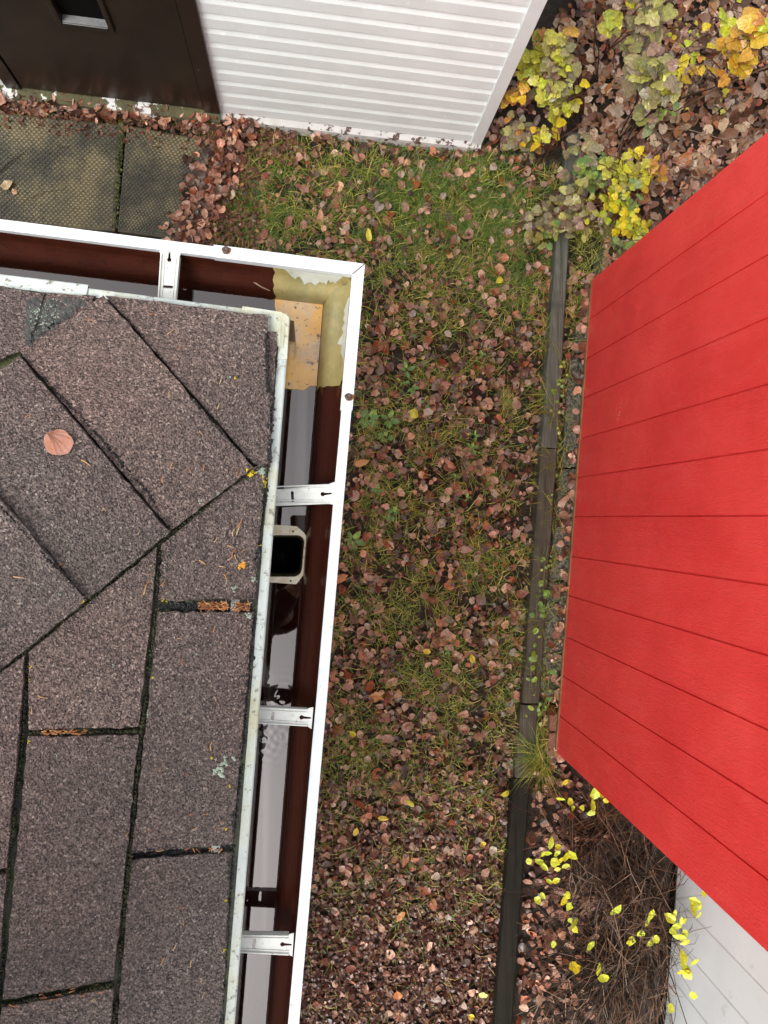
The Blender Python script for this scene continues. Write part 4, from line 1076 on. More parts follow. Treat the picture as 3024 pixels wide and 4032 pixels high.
# ---- individual fallen leaves that stand out
protoM = {}
def leafmesh(kind, i):
    if (kind, i) not in protoM:
        v, f = leafproto(kind, 100+i); r_ = np.random.default_rng(i)
        # petiole
        v = np.vstack([v, [[.5, .012, .0], [.5, -.012, .0], [.85, .0+.1*r_.normal(), .06]]]); f = list(f)+[(len(v)-3, len(v)-2, len(v)-1)]
        me = bpy.data.meshes.new('fallen_leaf'); me.from_pydata(v.tolist(), [], f); protoM[(kind, i)] = me
    return protoM[(kind, i)]
def leaf(px, py, size, mt, label, group, kind='round', i=0, z=.03, name='fallen_leaf', tilt=.25, pos=None, yaw=None):
    me = leafmesh(kind, i % 6)
    key = (kind, i % 6, mt)
    if key not in protoM: m2 = me.copy(); m2.materials.append(M[mt]); protoM[key] = m2
    o = bpy.data.objects.new(name, protoM[key]); C.objects.link(o)
    o.location = pos if pos is not None else at(px, py, z)
    o.scale = (size, size*random.uniform(.85, 1.0), size); o.rotation_euler = (random.gauss(0, tilt), random.gauss(0, tilt), random.uniform(0, 6.28) if yaw is None else yaw)
    return tag(o, label, 'leaf', group)
cnt = 0
zones = [((640, 1190), (330, 560), 'pinkish brown aspen leaf on the lush grass in front of the garage siding', 'brown leaves on the grass by the garage', 60),
         ((790, 1160), (570, 980), 'pinkish brown aspen leaf on the strip between the gutter corner and the far timber', 'brown leaves on the far half of the strip', 62),
         ((760, 1130), (980, 1500), 'pinkish brown aspen leaf on the middle of the grass strip beside the gutter', 'brown leaves on the middle of the strip', 62),
         ((700, 1100), (1500, 1900), 'pinkish brown aspen leaf among thin grass on the near half of the strip', 'brown leaves on the near half of the strip', 46),
         ((670, 1080), (1900, 2200), 'brown aspen leaf lying on the dark bed of leaf chips', 'brown leaves on the dark chip bed', 22)]
for (xa, xb), (ya, yb), lb, gr, n in zones:
    for i in range(int(n*1.1)):
        px, py = random.uniform(xa, xb), random.uniform(ya, yb)
        if px > linx(TLEFT, py)-8: px -= 60
        leaf(px, py, random.uniform(.034, .047), 'leaf_pale_obj' if random.random() < .3 else 'leaf_obj', lb, gr, i=cnt); cnt += 1
for i in range(26):
    px, py = random.uniform(1290, 1640), random.uniform(0, 520)
    if py > 604-(px-1280)*.835-20: continue
    leaf(px, py, random.uniform(.06, .085), 'leaf_pale_obj', 'large pale grey brown leaf lying in the shrub bed beyond the shed', 'large pale leaves in the shrub bed', 'lobed', i=cnt, z=.05); cnt += 1
for i in range(14):
    leaf(-20+i*36+random.uniform(-12, 12), garage_y(i*36)+24+random.uniform(-8, 10), random.uniform(.045, .06), random.choice(['leaf_obj', 'leaf_tan_obj', 'leaf_pale_obj']), 'brown leaf in the row caught along the mossy door sill', 'leaves along the door sill', i=cnt, z=.04); cnt += 1
for i in range(9):
    leaf(random.uniform(395, 470), 345+i*20, random.uniform(.045, .055), 'leaf_obj', 'brown leaf on the ragged right edge of the studded paver', 'leaves along the paver edge', i=cnt, z=.06); cnt += 1
for px, py, s, k, mt, lb in ((797, 510, .042, 'oval', 'leaf_yellow_obj', 'lone bright yellow leaf on the grass in front of the garage'),
        (658, 408, .05, 'lobed', 'leaf_pale_obj', 'shiny grey crumpled leaf on the grass below the siding'),
        (494, 418, .06, 'round', 'leaf_tan_obj', 'pale tan leaf beside the paver and grass edge'),
        (818, 447, .05, 'round', 'leaf_pale_obj', 'large pale pink leaf on the grass below the middle of the siding'),
        (1079, 607, .04, 'oval', 'leaf_yellow_obj', 'yellow leaf near the far timber, upper strip'),
        (895, 892, .045, 'round', 'leaf_yellow_obj', 'small yellow leaf near a green weed in the far strip'),
        (780, 1000, .05, 'oval', 'leaf_orange_obj', 'orange leaf close beside the gutter rim'),
        (735, 1250, .05, 'oval', 'leaf_orange_obj', 'orange leaf tucked against the gutter rim, halfway down'),
        (922, 1407, .036, 'oval', 'leaf_yellow_obj', 'yellow leaf in the middle of the strip, left of its yellow neighbour'),
        (1020, 1423, .036, 'oval', 'leaf_yellow_obj', 'yellow leaf in the middle of the strip, near the timber side'),
        (762, 1585, .036, 'oval', 'leaf_yellow_obj', 'yellow leaf beside the gutter bracket level in the near strip'),
        (860, 1500, .045, 'lobed', 'leaf_orange_obj', 'orange brown curled leaf in the middle of the strip'),
        (815, 1503, .06, 'lobed', 'leaf_orange_obj', 'rust coloured folded leaf left of the middle of the strip'),
        (827, 1768, .036, 'oval', 'leaf_yellow_obj', 'yellow leaf on the dark near half of the strip'),
        (768, 1797, .036, 'oval', 'leaf_yellow_obj', 'yellow curled leaf near the gutter, on dark chips'),
        (1091, 1714, .036, 'oval', 'leaf_yellow_obj', 'yellow leaf touching the black timber'),
        (1042, 1823, .030, 'round', 'leaf_yellow_obj', 'round pale yellow leaf on the chips near the black timber'),
        (887, 1737, .034, 'oval', 'leaf_yellow_obj', 'yellow leaf low in the strip among thin grass'),
        (1042, 2148, .036, 'round', 'leaf_yellow_obj', 'pale green yellow leaf near the bottom of the chip bed'),
        (866, 1980, .04, 'oval', 'leaf_orange_obj', 'orange leaf lying on the chip bed near its middle'),
        (860, 2150, .04, 'round', 'leaf_orange_obj', 'small orange leaf at the bottom of the chip bed'),
        (1018, 2196, .03, 'round', 'leaf_yellow_obj', 'tiny yellow leaf at the bottom edge beside the black timber'),
        (1537, 375, .05, 'lobed', 'leaf_orange_obj', 'orange leaf against the far corner of the red shed'),
        (1528, 296, .05, 'lobed', 'leaf_orange_obj', 'orange leaf above the far corner of the red shed'),
        (15, 402, .045, 'round', 'leaf_tan_obj', 'pale leaf lying on the left studded paver'),
        (31, 414, .024, 'round', 'leaf_orange_obj', 'tiny orange leaf lying on the left studded paver')):
    leaf(px, py, s*1.15, mt, lb, 'single coloured leaves', k, cnt, .055 if py < 420 and px < 60 else .04, tilt=.12); cnt += 1
# the big aspen leaf on the roof
def roofleaf():
    c = onsurf(127, 956, .003); n = 26; vs = [tuple(c+V((0, 0, .001)))]; fs = []
    for j, s_ in ((0, .5), (1, 1)):
        for i in range(n):
            t = 2*math.pi*i/n; r = 31*(1+.03*math.sin(5*t)+.05*noise.noise(V((t*2, 1, 0))))*s_
            if .2 < t < .9: r *= .93
            if 2.2 < t < 2.8: r *= 1.06
            q_ = onsurf(127+1.04*r*math.cos(t), 956-.90*r*math.sin(t), .003)
            q_.z += (.0012*abs(math.sin(t*3)) if j else .0006); vs.append(tuple(q_))
    for i in range(n): fs += [(0, 1+i, 1+(i+1) % n), (1+i, 1+n+i, 1+n+(i+1) % n, 1+(i+1) % n)]
    o = obj('aspen_leaf', vs, fs, M['roofleaf'], smooth=True); tag(o, 'large pinkish orange aspen leaf lying wet on the brown roof shingles', 'leaf')
    vs = []; b = MB()
    c0 = onsurf(99, 926, .005); 
    for (x1, y1) in ((150, 975), (158, 950), (140, 985), (150, 935), (125, 985), (128, 930)):
        b.tube([onsurf(101, 935, .0050), onsurf((101+x1)/2+2, (935+y1)/2-2, .0054), onsurf(x1, y1, .0050)], .0005, .00015, 4)
    b.build('veins', M['vein'], o)
M['roofleaf'] = simple('aspen_leaf_blade', (.36, .13, .07), (.52, .27, .2), 60, .4, 150, .3, .002, patches=[((.30, .17, .14), 110, .52, .7)])
M['vein'] = simple('leaf_vein', (.22, .09, .05), (.3, .13, .08), 60, .5)
roofleaf()
# ------------------------------------------------------------------ GRASS
def blades(name, P, L, m, lean=.8, wid=.0028, label='', seed=1, yaw0=None):
    r_ = np.random.default_rng(seed); n = len(P)
    yaw = r_.uniform(0, 2*np.pi, n) if yaw0 is None else yaw0+r_.normal(0, .5, n)
    d = np.stack([np.cos(yaw), np.sin(yaw)], -1); s = np.stack([-d[:, 1], d[:, 0]], -1)
    ln = np.clip(r_.normal(lean, .3, n), .15, 1.45)      # angle from vertical
    bend = r_.normal(0, .35, (n, 1))
    w_ = (wid*r_.uniform(.6, 1.3, n))[:, None]
    pts = []
    for k_, (t, ww) in enumerate(((0, 1), (.45, .85), (.8, .5), (1, .05))):
        a = ln*(.55+.65*t)
        hor = (L*t*np.sin(a))[:, None]*d+(bend*(L[:, None]*t*t))*s*.6; ver = L*t*np.cos(np.minimum(a, 1.5))
        for sg in (-1, 1):
            q_ = P[:, :2]+hor+s*w_*ww*sg*.5
            pts.append(np.concatenate([q_, (P[:, 2]+ver)[:, None]], 1))
    W = np.stack(pts, 1).reshape(-1, 3)                  # 8 per blade
    f = np.array([[0, 1, 3, 2], [2, 3, 5, 4], [4, 5, 7, 6]])
    F_ = (f[None]+(np.arange(n)*8)[:, None, None]).reshape(-1, 4)
    o = fastmesh(name, W, F_, m); tag(o, label, 'grass', None, 'stuff'); return o
# lawn grass: tufted
N = 120000
x = rng.uniform(-60, 1260, N); y = rng.uniform(250, 2300, N)
g = green(x, y)
tuft = np.array([noise.noise(V((a_*.018, b_*.018, 2))) for a_, b_ in zip(x, y)])
keep = lawn_mask(x, y) & ~in_paver(x, y) & (y > garage_y(x)+40)
p = np.clip(.36+.5*g+1.3*tuft, .08, 1)*np.where(y > 1750, np.clip(1-(y-1750)/380, .12, 1), 1)
keep &= rng.uniform(size=N) < p
x, y, g = x[keep], y[keep], g[keep]; Pw = atn(x, y, 0.0); Pw[:, 2] = .0
blades('grass', Pw, np.clip(rng.normal(.066, .024, len(x)), .025, .15), M['grass'], 1.05, .0030, 'thin wet grass pushing through the fallen leaves on the strip', 3)
N = 60000
x = rng.uniform(480, 1200, N); y = rng.uniform(300, 700, N); d1 = np.exp(-(((x-960)/170)**2+((y-440)/90)**2)*1.0)+np.exp(-(((x-1080)/70)**2+((y-530)/80)**2))+.7*np.exp(-(((x-560)/60)**2+((y-460)/80)**2))
pn = np.array([noise.noise(V((a_*.022, b_*.022, 12))) for a_, b_ in zip(x, y)])
keep = (rng.uniform(size=N) < np.clip(d1*(.75+1.6*pn), 0, .85)) & lawn_mask(x, y) & ~in_paver(x, y)
x, y = x[keep], y[keep]; Pw = atn(x, y, 0.0); Pw[:, 2] = 0
blades('grass', Pw, np.clip(rng.normal(.055, .015, len(x)), .02, .09), M['grass_dark'], 1.05, .0026, 'lush green grass patch in front of the garage siding', 4)
# grass in the strip beside the timbers and round the far shed corner
N = 6500
x = rng.uniform(1140, 1330, N); y = rng.uniform(480, 1660, N)
keep = (x > linx(TRIGHT, y)-1) & (x < linx([(1330, 480), (1262, 640), (1226, 760), (1214, 1010), (1184, 1660)], y)) & ~redmask(x, y)
x, y = x[keep], y[keep]; Pw = atn(x, y, 0.0); Pw[:, 2] = .03
blades('grass', Pw, np.clip(rng.normal(.085, .03, len(x)), .03, .18), M['grass'], .95, .0026, 'straggling grass between the edging timbers and the shed', 5)
# tufts hanging over the timbers: things one can point to
def tuft_(px, py, n, L, spread, label, seed, z=.06, yawc=math.pi):
    r_ = np.random.default_rng(seed); c = at(px, py, z)
    P = np.stack([c.x+r_.normal(0, spread*.35, n), c.y+r_.normal(0, spread, n), np.full(n, z-.02)], -1)
    o = blades('grass_tuft', P, np.clip(r_.normal(L, L*.3, n), .05, L*1.8), M['grass'], .95, .003, '', seed, yaw0=yawc+r_.normal(0, .9, n))
    del o['kind']; tag(o, label, 'grass tuft', 'grass tufts leaning over the edging timbers')
tuft_(1196, 880, 80, .16, .05, 'long straw tipped grass tuft leaning over the far timber', 11)
tuft_(1190, 1080, 46, .11, .08, 'thin grass tuft beside the joint of the far and middle timbers', 12)
tuft_(1165, 1330, 60, .11, .05, 'grass tuft growing over the middle timber near its round leaved weeds', 13)
tuft_(1163, 1632, 260, .15, .07, 'dense blue green grass tuft lying across the short knotty timber', 14)
tuft_(1203, 990, 60, .12, .06, 'green grass tuft at the joint between the far and the middle timber', 21)
tuft_(1180, 1210, 50, .10, .07, 'short grass tuft beside the middle concrete block', 22)
tuft_(1168, 1450, 70, .11, .06, 'wild grass tuft beside the near end of the concrete blocks', 23)
tuft_(1190, 720, 40, .12, .06, 'loose grass blades crossing the far timber by the shed corner', 15)
tuft_(1090, 880, 60, .09, .04, 'wiry grass tuft on the lawn side of the far timber', 16, yawc=1)
# moss in the paver joint
x = np.interp(rng.uniform(size=700), [0, 1], [0, 1]); x = rng.normal(0, 2.4, 900); y = rng.uniform(272, 500, 900)
dd = np.interp(y, [272, 500], [268, 251]); k_ = rng.uniform(size=900) < np.where((y > 300) & (y < 350) | (y > 395) & (y < 440), 1, .3)
Pw = atn(dd[k_]+x[k_], y[k_], .0); Pw[:, 2] = rng.uniform(.03, .046, k_.sum())
scatter('moss', Pw, np.full(k_.sum(), .014), PC, M['mossj'], .5, kind='stuff', label='strip of moss in the joint between the two studded pavers', cat='moss')
# ------------------------------------------------------------------ WEEDS in the lawn
def rosette(px, py, n, L, label, seed, mt='weed', kind='oval', z=.03, spread=.02):
    rr_ = random.Random(seed); root = empty('weed', at(px, py, 0), label, 'weed', 'small green weeds on the leafy strip')
    v, f = leafproto(kind, 200+seed % 7); b = MB()
    for i in range(n):
        a = 6.283*i/n+rr_.uniform(-.4, .4); l = L*rr_.uniform(.6, 1.1); d = V((math.cos(a), math.sin(a), 0)); s_ = V((-d.y, d.x, 0))
        c = at(px, py, z)+d*l*.62+V((rr_.gauss(0, spread*.2), rr_.gauss(0, spread*.2), rr_.uniform(0, .015)))
        vs = [c+d*p[0]*l+s_*p[1]*l*.8+V((0, 0, p[2]*l*.5+.1*l*(p[0]))) for p in v]
        b.add(vs, f)
    b.build('leaves', M[mt], root)
    st = MB()
    for i in range(3):
        a = rr_.uniform(0, 6.28); st.tube([at(px, py, 0), at(px, py, z*.6), at(px, py, z)+V((math.cos(a), math.sin(a), 0))*L*.4], .0012, .0007, 3)
    st.build('stem', M['stem_brown'], root)
W = [(797, 905, 7, .055, 'jagged bright green weed close to the gutter rim, far part'), (840, 905, 5, .05, 'bright green weed right of the jagged one by the gutter'),
     (878, 800, 4, .035, 'small round leaved weed in the far part of the strip'), (893, 838, 4, .035, 'round leaved weed next to a pale leaf in the far strip'), (920, 868, 4, .032, 'green weed seedling in the centre of the far strip'),
     (868, 825, 3, .03, 'yellow green weed seedling left of centre in the far strip'), (1018, 968, 5, .035, 'shiny round leaved weed patch near the far timber'), (1026, 940, 4, .033, 'bright green weed just beyond the shiny patch near the far timber'),
     (760, 1170, 6, .05, 'green weed hard against the gutter rim level with the outlet'), (845, 1110, 6, .04, 'ferny green weed in the middle of the strip'), (818, 1060, 4, .03, 'tiny green weed left of the middle strip'),
     (832, 945, 6, .045, 'leafy green weed a little below the jagged one'), (1040, 765, 3, .028, 'seedling near the timber in the far strip'), (1000, 610, 3, .026, 'tiny green seedling in the upper strip'),
     (966, 1405, 3, .022, 'small seedling beside yellow leaves in the middle strip'), (1010, 1075, 3, .028, 'small green seedling near the middle timber'), (985, 1030, 3, .025, 'small seedling left of the middle timber')]
for i, (px, py, n, L, lb) in enumerate(W): rosette(px, py, n, L, lb, i, kind='lobed' if i in (0, 9, 11) else 'oval')
# ------------------------------------------------------------------ VINE along the strip: round yellow green leaves
def vine(pts, label, seed, n, s0, z=.075, mt='vine'):
    rr_ = random.Random(seed); c0 = at(*pts[0], 0)
    root = empty('creeping_plant', c0, label, 'creeping plant', 'creeping plants along the edging timbers')
    P = [at(x, y, z+.02*math.sin(i*1.3)) for i, (x, y) in enumerate(pts)]
    b = MB(); b.tube([P[0]-V((0, 0, .07))]+P, .0017, .0008, 4)
    L = MB(); v, f = leafproto('round', 300+seed)
    for i in range(n):
        t = rr_.uniform(0, len(P)-1.001); k = int(t); p = lerp(P[k], P[k+1], t-k)
        q_ = p+V((rr_.gauss(0, .018), rr_.gauss(0, .02), rr_.uniform(0, .03))); a = rr_.uniform(0, 6.28); s = s0*rr_.uniform(.6, 1.25)
        b.tube([p, q_], .0006, .0005, 3)
        e1 = V((math.cos(a), math.sin(a), rr_.gauss(0, .25))); e2 = V((-math.sin(a), math.cos(a), rr_.gauss(0, .25)))
        L.add([q_+e1*(w_[0]*s)+e2*(w_[1]*s)+V((0, 0, w_[2]*s*.5)) for w_ in v], f)
    b.build('stem', M['stem_tan'], root); L.build('leaves', M[mt], root)
vine([(1218, 790), (1200, 840), (1195, 900), (1198, 960), (1190, 1020), (1186, 1080)], 'creeper with tiny pale leaves climbing beside the far timber', 1, 34, .020)
vine([(1190, 1150), (1178, 1210), (1172, 1280)], 'creeper with a few small leaves by the middle timber', 2, 12, .018)
vine([(1170, 1270), (1160, 1300), (1158, 1335)], 'creeper with large bright green round leaves lying on the middle timber', 3, 11, .036, mt='weed')
vine([(1160, 1380), (1146, 1440), (1150, 1500), (1160, 1540)], 'creeper with pale yellow green leaves near the joint of the middle timber', 4, 22, .030)
vine([(1178, 1420), (1186, 1470), (1175, 1560)], 'creeper with dark green leaves against the near concrete block', 5, 6, .028, mt='weed')
# ------------------------------------------------------------------ SHRUBS
def shrubleaf(rr_, seed):
    n = 18; vs = [(0, 0, 0)]; 
    for j, s in ((0, .5), (1, 1)):
        for i in range(n):
            t = 2*math.pi*i/n; r = .5*s
            if j: r *= (1+.06*(-1)**i)*(1+.20*math.cos(t)+.15*math.cos(3*t))*(1-.30*(abs(t-math.pi) < .3))
            x_, y_ = r*math.cos(t), r*math.sin(t)*.92
            z_ = -.32*(x_*x_+y_*y_)+.10*abs(y_)+.03*math.cos(t*5)*(1 if j else -.4)
            vs.append((x_, y_, z_))
    fs = [(0, 1+i, 1+(i+1) % n) for i in range(n)]+[(1+i, 1+n+i, 1+n+(i+1) % n, 1+(i+1) % n) for i in range(n)]
    return vs, fs
SLV, SLF = shrubleaf(random, 0)
def shrub(base, label, clusters, stems, seed, group='shrubs in the bed beyond the red shed', ms='stem_red'):
    """clusters: (px, py, z, rx, ry (px), n leaves, leaf size, material)"""
    rr_ = random.Random(seed); bp = at(base[0], base[1], 0)
    root = empty('shrub', bp, label, 'shrub', group); by = {}
    sb = MB()
    for (px, py, z, rx, ry, n, s0, mt) in clusters:
        c = at(px, py, z); sc_ = K*(CAMZ-z)/F
        # main stem to the cluster
        mid = lerp(bp, c, .55)+V((rr_.gauss(0, .04), rr_.gauss(0, .04), .10)); mid.z = max(mid.z, .08)
        sb.tube([bp+V((rr_.gauss(0, .02), rr_.gauss(0, .02), 0)), lerp(bp, mid, .5)+V((rr_.gauss(0, .02), rr_.gauss(0, .02), .03)), mid, lerp(mid, c, .6), c-V((0, 0, .03))], .0045, .0018, 5)
        b = by.setdefault(mt, MB())
        for i in range(int(n*.86)):
            a = rr_.uniform(0, 6.28); r = math.sqrt(rr_.random())*1.16
            q_ = c+V((math.cos(a)*r*rx*sc_, math.sin(a)*r*ry*sc_, rr_.uniform(-.13, .09)-.08*r))
            s = s0*rr_.uniform(.55, 1.15); yaw = rr_.uniform(0, 6.28)
            e1 = V((math.cos(yaw), math.sin(yaw), rr_.gauss(-.15, .35))).normalized(); e3 = e1.cross(V((0, 0, 1)).cross(e1)).normalized()
            e2 = (V((-math.sin(yaw), math.cos(yaw), rr_.gauss(0, .35)))).normalized(); e2 = (e2-e1*e2.dot(e1)).normalized(); e3 = e1.cross(e2)
            k1 = rr_.uniform(.2, 1.6)
            b.add([q_+e1*(w_[0]*s)+e2*(w_[1]*s)+e3*(w_[2]*s*k1) for w_ in SLV], SLF)
            if i % 2 == 0: sb.tube([lerp(c, q_, .15)-V((0, 0, .03)), q_-e1*s*.45], .0012, .0008, 3)
    for P, z, r in stems:
        sb.tube([at(x_, y_, zz) for (x_, y_), zz in zip(P, z)], r, r*.35, 5)
    for mt, b in by.items(): b.build('foliage', M[mt], root)
    sb.build('stem', M[ms], root)
shrub((1255, 245), 'shrub with a dense dome of yellow green toothed leaves beside the garage corner',
      [(1185, 105, .75, 42, 40, 46, .062, 'sh_yellow'), (1222, 120, .80, 32, 42, 36, .058, 'sh_olive'), (1215, 160, .72, 30, 30, 26, .055, 'sh_yellow'), (1178, 70, .7, 18, 14, 8, .06, 'sh_orange'),
       (1166, 150, .6, 16, 18, 9, .05, 'sh_olive'), (1232, 210, .5, 22, 22, 12, .055, 'sh_yellow'), (1250, 200, .5, 16, 16, 8, .05, 'sh_bright'), (1124, 185, .55, 20, 26, 18, .052, 'sh_orange'), (1222, 225, .45, 18, 20, 8, .06, 'sh_bright'),
       (1237, 68, .8, 12, 10, 2, .075, 'sh_orange')],
      [(((1160, 330), (1280, 255), (1310, 300)), (.0, .25, .3), .003)], 1)
shrub((1180, 330), 'low shrub with brownish olive and orange leaves between the garage corner and the lush grass',
      [(1128, 265, .35, 32, 26, 20, .05, 'sh_olive'), (1160, 285, .35, 30, 20, 12, .05, 'sh_orange'), (1140, 290, .3, 40, 26, 14, .045, 'sh_olive'), (1180, 275, .35, 22, 16, 10, .05, 'sh_yellow')],
      [], 2)
shrub((1345, 300), 'tall shrub with drooping olive brown leaves in the middle of the bed',
      [(1395, 125, .75, 34, 30, 20, .078, 'sh_olive'), (1425, 155, .8, 36, 38, 30, .07, 'sh_olive'), (1440, 200, .72, 34, 28, 24, .066, 'sh_olive'), (1452, 225, .6, 14, 16, 8, .05, 'sh_green'), (1420, 115, .7, 30, 22, 6, .07, 'sh_olive'), (1448, 170, .75, 26, 26, 10, .06, 'sh_yellow')],
      [(((1350, 310), (1400, 215), (1480, 100)), (0, .3, .5), .005), (((1330, 380), (1345, 300), (1420, 230), (1540, 190), (1680, 130)), (.02, .12, .25, .45, .6), .006)], 3, ms='stem_dark')
shrub((1310, 120), 'leafy shrub with hanging grey olive leaves at the top edge of the picture',
      [(1395, 5, .85, 44, 26, 34, .08, 'sh_olive'), (1350, 10, .8, 26, 14, 10, .07, 'sh_yellow'), (1425, 30, .8, 24, 18, 14, .07, 'sh_olive')],
      [(((1290, 180), (1283, 100), (1290, 20), (1270, -60)), (.0, .3, .6, .9), .005), (((1370, 130), (1378, 60), (1395, 20)), (.1, .5, .8), .003)], 4, ms='stem_red')
shrub((1320, 420), 'shrub with fresh green leaves beside the end of the far grey timber',
      [(1262, 325, .35, 28, 34, 26, .055, 'sh_olive'), (1280, 345, .38, 26, 26, 18, .052, 'sh_green'), (1305, 345, .36, 26, 24, 16, .052, 'sh_green'), (1290, 385, .3, 30, 18, 20, .045, 'sh_green'), (1318, 335, .4, 14, 14, 6, .05, 'sh_yellow')],
      [(((1320, 430), (1330, 350), (1345, 300)), (0, .2, .3), .004)], 5)
shrub((1250, 490), 'spreading shrub with reddish olive leaves growing over the gap between the two far timbers',
      [(1195, 455, .28, 38, 34, 40, .05, 'sh_olive'), (1235, 440, .32, 40, 34, 44, .055, 'sh_olive'), (1265, 470, .28, 30, 30, 26, .05, 'sh_olive'), (1180, 490, .22, 28, 22, 20, .045, 'sh_olive'), (1212, 490, .26, 16, 20, 10, .05, 'sh_green'), (1290, 440, .3, 22, 24, 14, .045, 'sh_yellow'), (1245, 410, .3, 26, 16, 14, .045, 'sh_olive')],
      [], 6)
shrub((1335, 470), 'shrub with bright yellow green leaves close to the far corner of the red shed',
      [(1352, 365, .4, 34, 30, 30, .06, 'sh_yellow'), (1380, 375, .4, 34, 28, 26, .058, 'sh_yellow'), (1372, 405, .34, 28, 20, 16, .05, 'sh_green'), (1410, 360, .38, 16, 28, 10, .055, 'sh_orange'), (1440, 350, .38, 12, 22, 6, .055, 'sh_orange'), (1380, 325, .4, 18, 16, 9, .05, 'sh_bright'), (1335, 430, .3, 28, 26, 20, .048, 'sh_bright'), (1368, 440, .28, 24, 20, 14, .045, 'sh_bright')],
      [(((1330, 470), (1345, 400), (1345, 340)), (0, .2, .4), .003)], 7)
shrub((1385, 530), 'small shrub with lime green leaves touching the top edge of the red shed',
      [(1375, 490, .28, 34, 28, 30, .045, 'sh_bright'), (1350, 520, .22, 28, 14, 16, .042, 'sh_green'), (1400, 480, .3, 22, 20, 12, .045, 'sh_bright')], [], 8)
shrub((1560, 200), 'thin shrub with clear yellow leaves strung along a bare branch',
      [(1500, 115, .45, 16, 18, 7, .06, 'sh_bright'), (1515, 140, .45, 12, 14, 6, .055, 'sh_orange'), (1485, 92, .45, 18, 14, 5, .055, 'sh_bright'), (1455, 175, .2, 20, 12, 7, .03, 'sh_bright'), (1545, 150+60, .2, 50, 12, 9, .03, 'sh_yellow'), (1500, 40, .3, 50, 12, 14, .026, 'sh_bright')],
      [(((1680, 135), (1560, 185), (1460, 240), (1390, 280)), (.5, .4, .2, .05), .006), (((1600, 190), (1560, 190), (1490, 200)), (.2, .25, .3), .003)], 9, ms='stem_brown')
shrub((1680, 160), 'shrub with orange and golden leaves at the right edge above the red shed',
      [(1630, 100, .7, 26, 28, 18, .085, 'sh_orange'), (1600, 75, .7, 24, 18, 12, .075, 'sh_orange'), (1640, 60, .75, 20, 24, 14, .07, 'sh_bright'), (1585, 10, .6, 24, 20, 5, .075, 'sh_bright'), (1650, 30, .8, 16, 30, 12, .075, 'sh_orange'), (1550, 85, .2, 16, 14, 4, .05, 'sh_bright'), (1600, 320, .1, 26, 10, 5, .045, 'sh_bright')],
      [(((1600, 170), (1590, 140), (1600, 100)), (0, .3, .6), .002)], 10, ms='stem_brown')
# bare stems and fallen twigs crossing the bed
def twig(P, z, r, mt, label, group='bare stems and twigs in the shrub bed'):
    b = MB(); b.tube([at(x_, y_, zz) for (x_, y_), zz in zip(P, z)], r, r*.4, 5)
    for k_ in range(1, len(P)-1):
        p = at(*P[k_], z[k_]); b.tube([p, p+V((random.gauss(0, .06), random.gauss(0, .06), .04))], r*.5, r*.2, 3)
    tag(b.build('twig', M[mt], origin=tuple(at(*P[0], 0))), label, 'twig', group)
twig([(1590, 40), (1560, 110), (1500, 190), (1440, 260)], (.05, .1, .15, .05), .003, 'stem_tan', 'tan twig slanting through the right of the shrub bed')
twig([(1420, 280), (1480, 278), (1560, 300), (1650, 290)], (.03, .05, .05, .06), .003, 'stem_tan', 'pale twig lying level above the red shed')
twig([(1480, 500), (1520, 440), (1600, 380)], (.03, .05, .04), .003, 'stem_red', 'reddish twig lying along the top edge of the red shed')
twig([(1240, 60), (1290, 70), (1340, 20)], (.05, .12, .1), .003, 'stem_tan', 'tan twig near the top edge right of the garage')
twig([(1330, 440), (1360, 400), (1420, 330), (1500, 270)], (.02, .1, .2, .2), .004, 'stem_dark', 'dark arching twig in the middle of the shrub bed')
twig([(1290, 175), (1294, 110), (1280, 50)], (.05, .35, .5), .004, 'stem_dark', 'dark upright stem between the yellow shrub and the olive shrub')
twig([(1570, 60), (1540, 20), (1500, -30)], (.05, .15, .1), .003, 'stem_brown', 'brown twig at the top edge of the bed')
for i in range(26):
    x0, y0 = random.uniform(1260, 1650), random.uniform(-20, 420)
    if y0 > 604-(x0-1280)*.835-60: continue
    a = random.uniform(0, 6.28); L = random.uniform(40, 110)
    b = MB(); zz = random.uniform(.03, .2)
    b.tube([at(x0, y0, zz), at(x0+L*.5*math.cos(a)+random.gauss(0, 6), y0+L*.5*math.sin(a)+random.gauss(0, 6), zz+.03), at(x0+L*math.cos(a), y0+L*math.sin(a), zz)], .0022, .0010, 4)
    tag(b.build('twig', M[random.choice(['stem_tan', 'stem_brown', 'stem_dark', 'stem_red'])]), 'thin bare twig lying among the pale leaves of the shrub bed', 'twig', 'thin twigs scattered in the shrub bed')
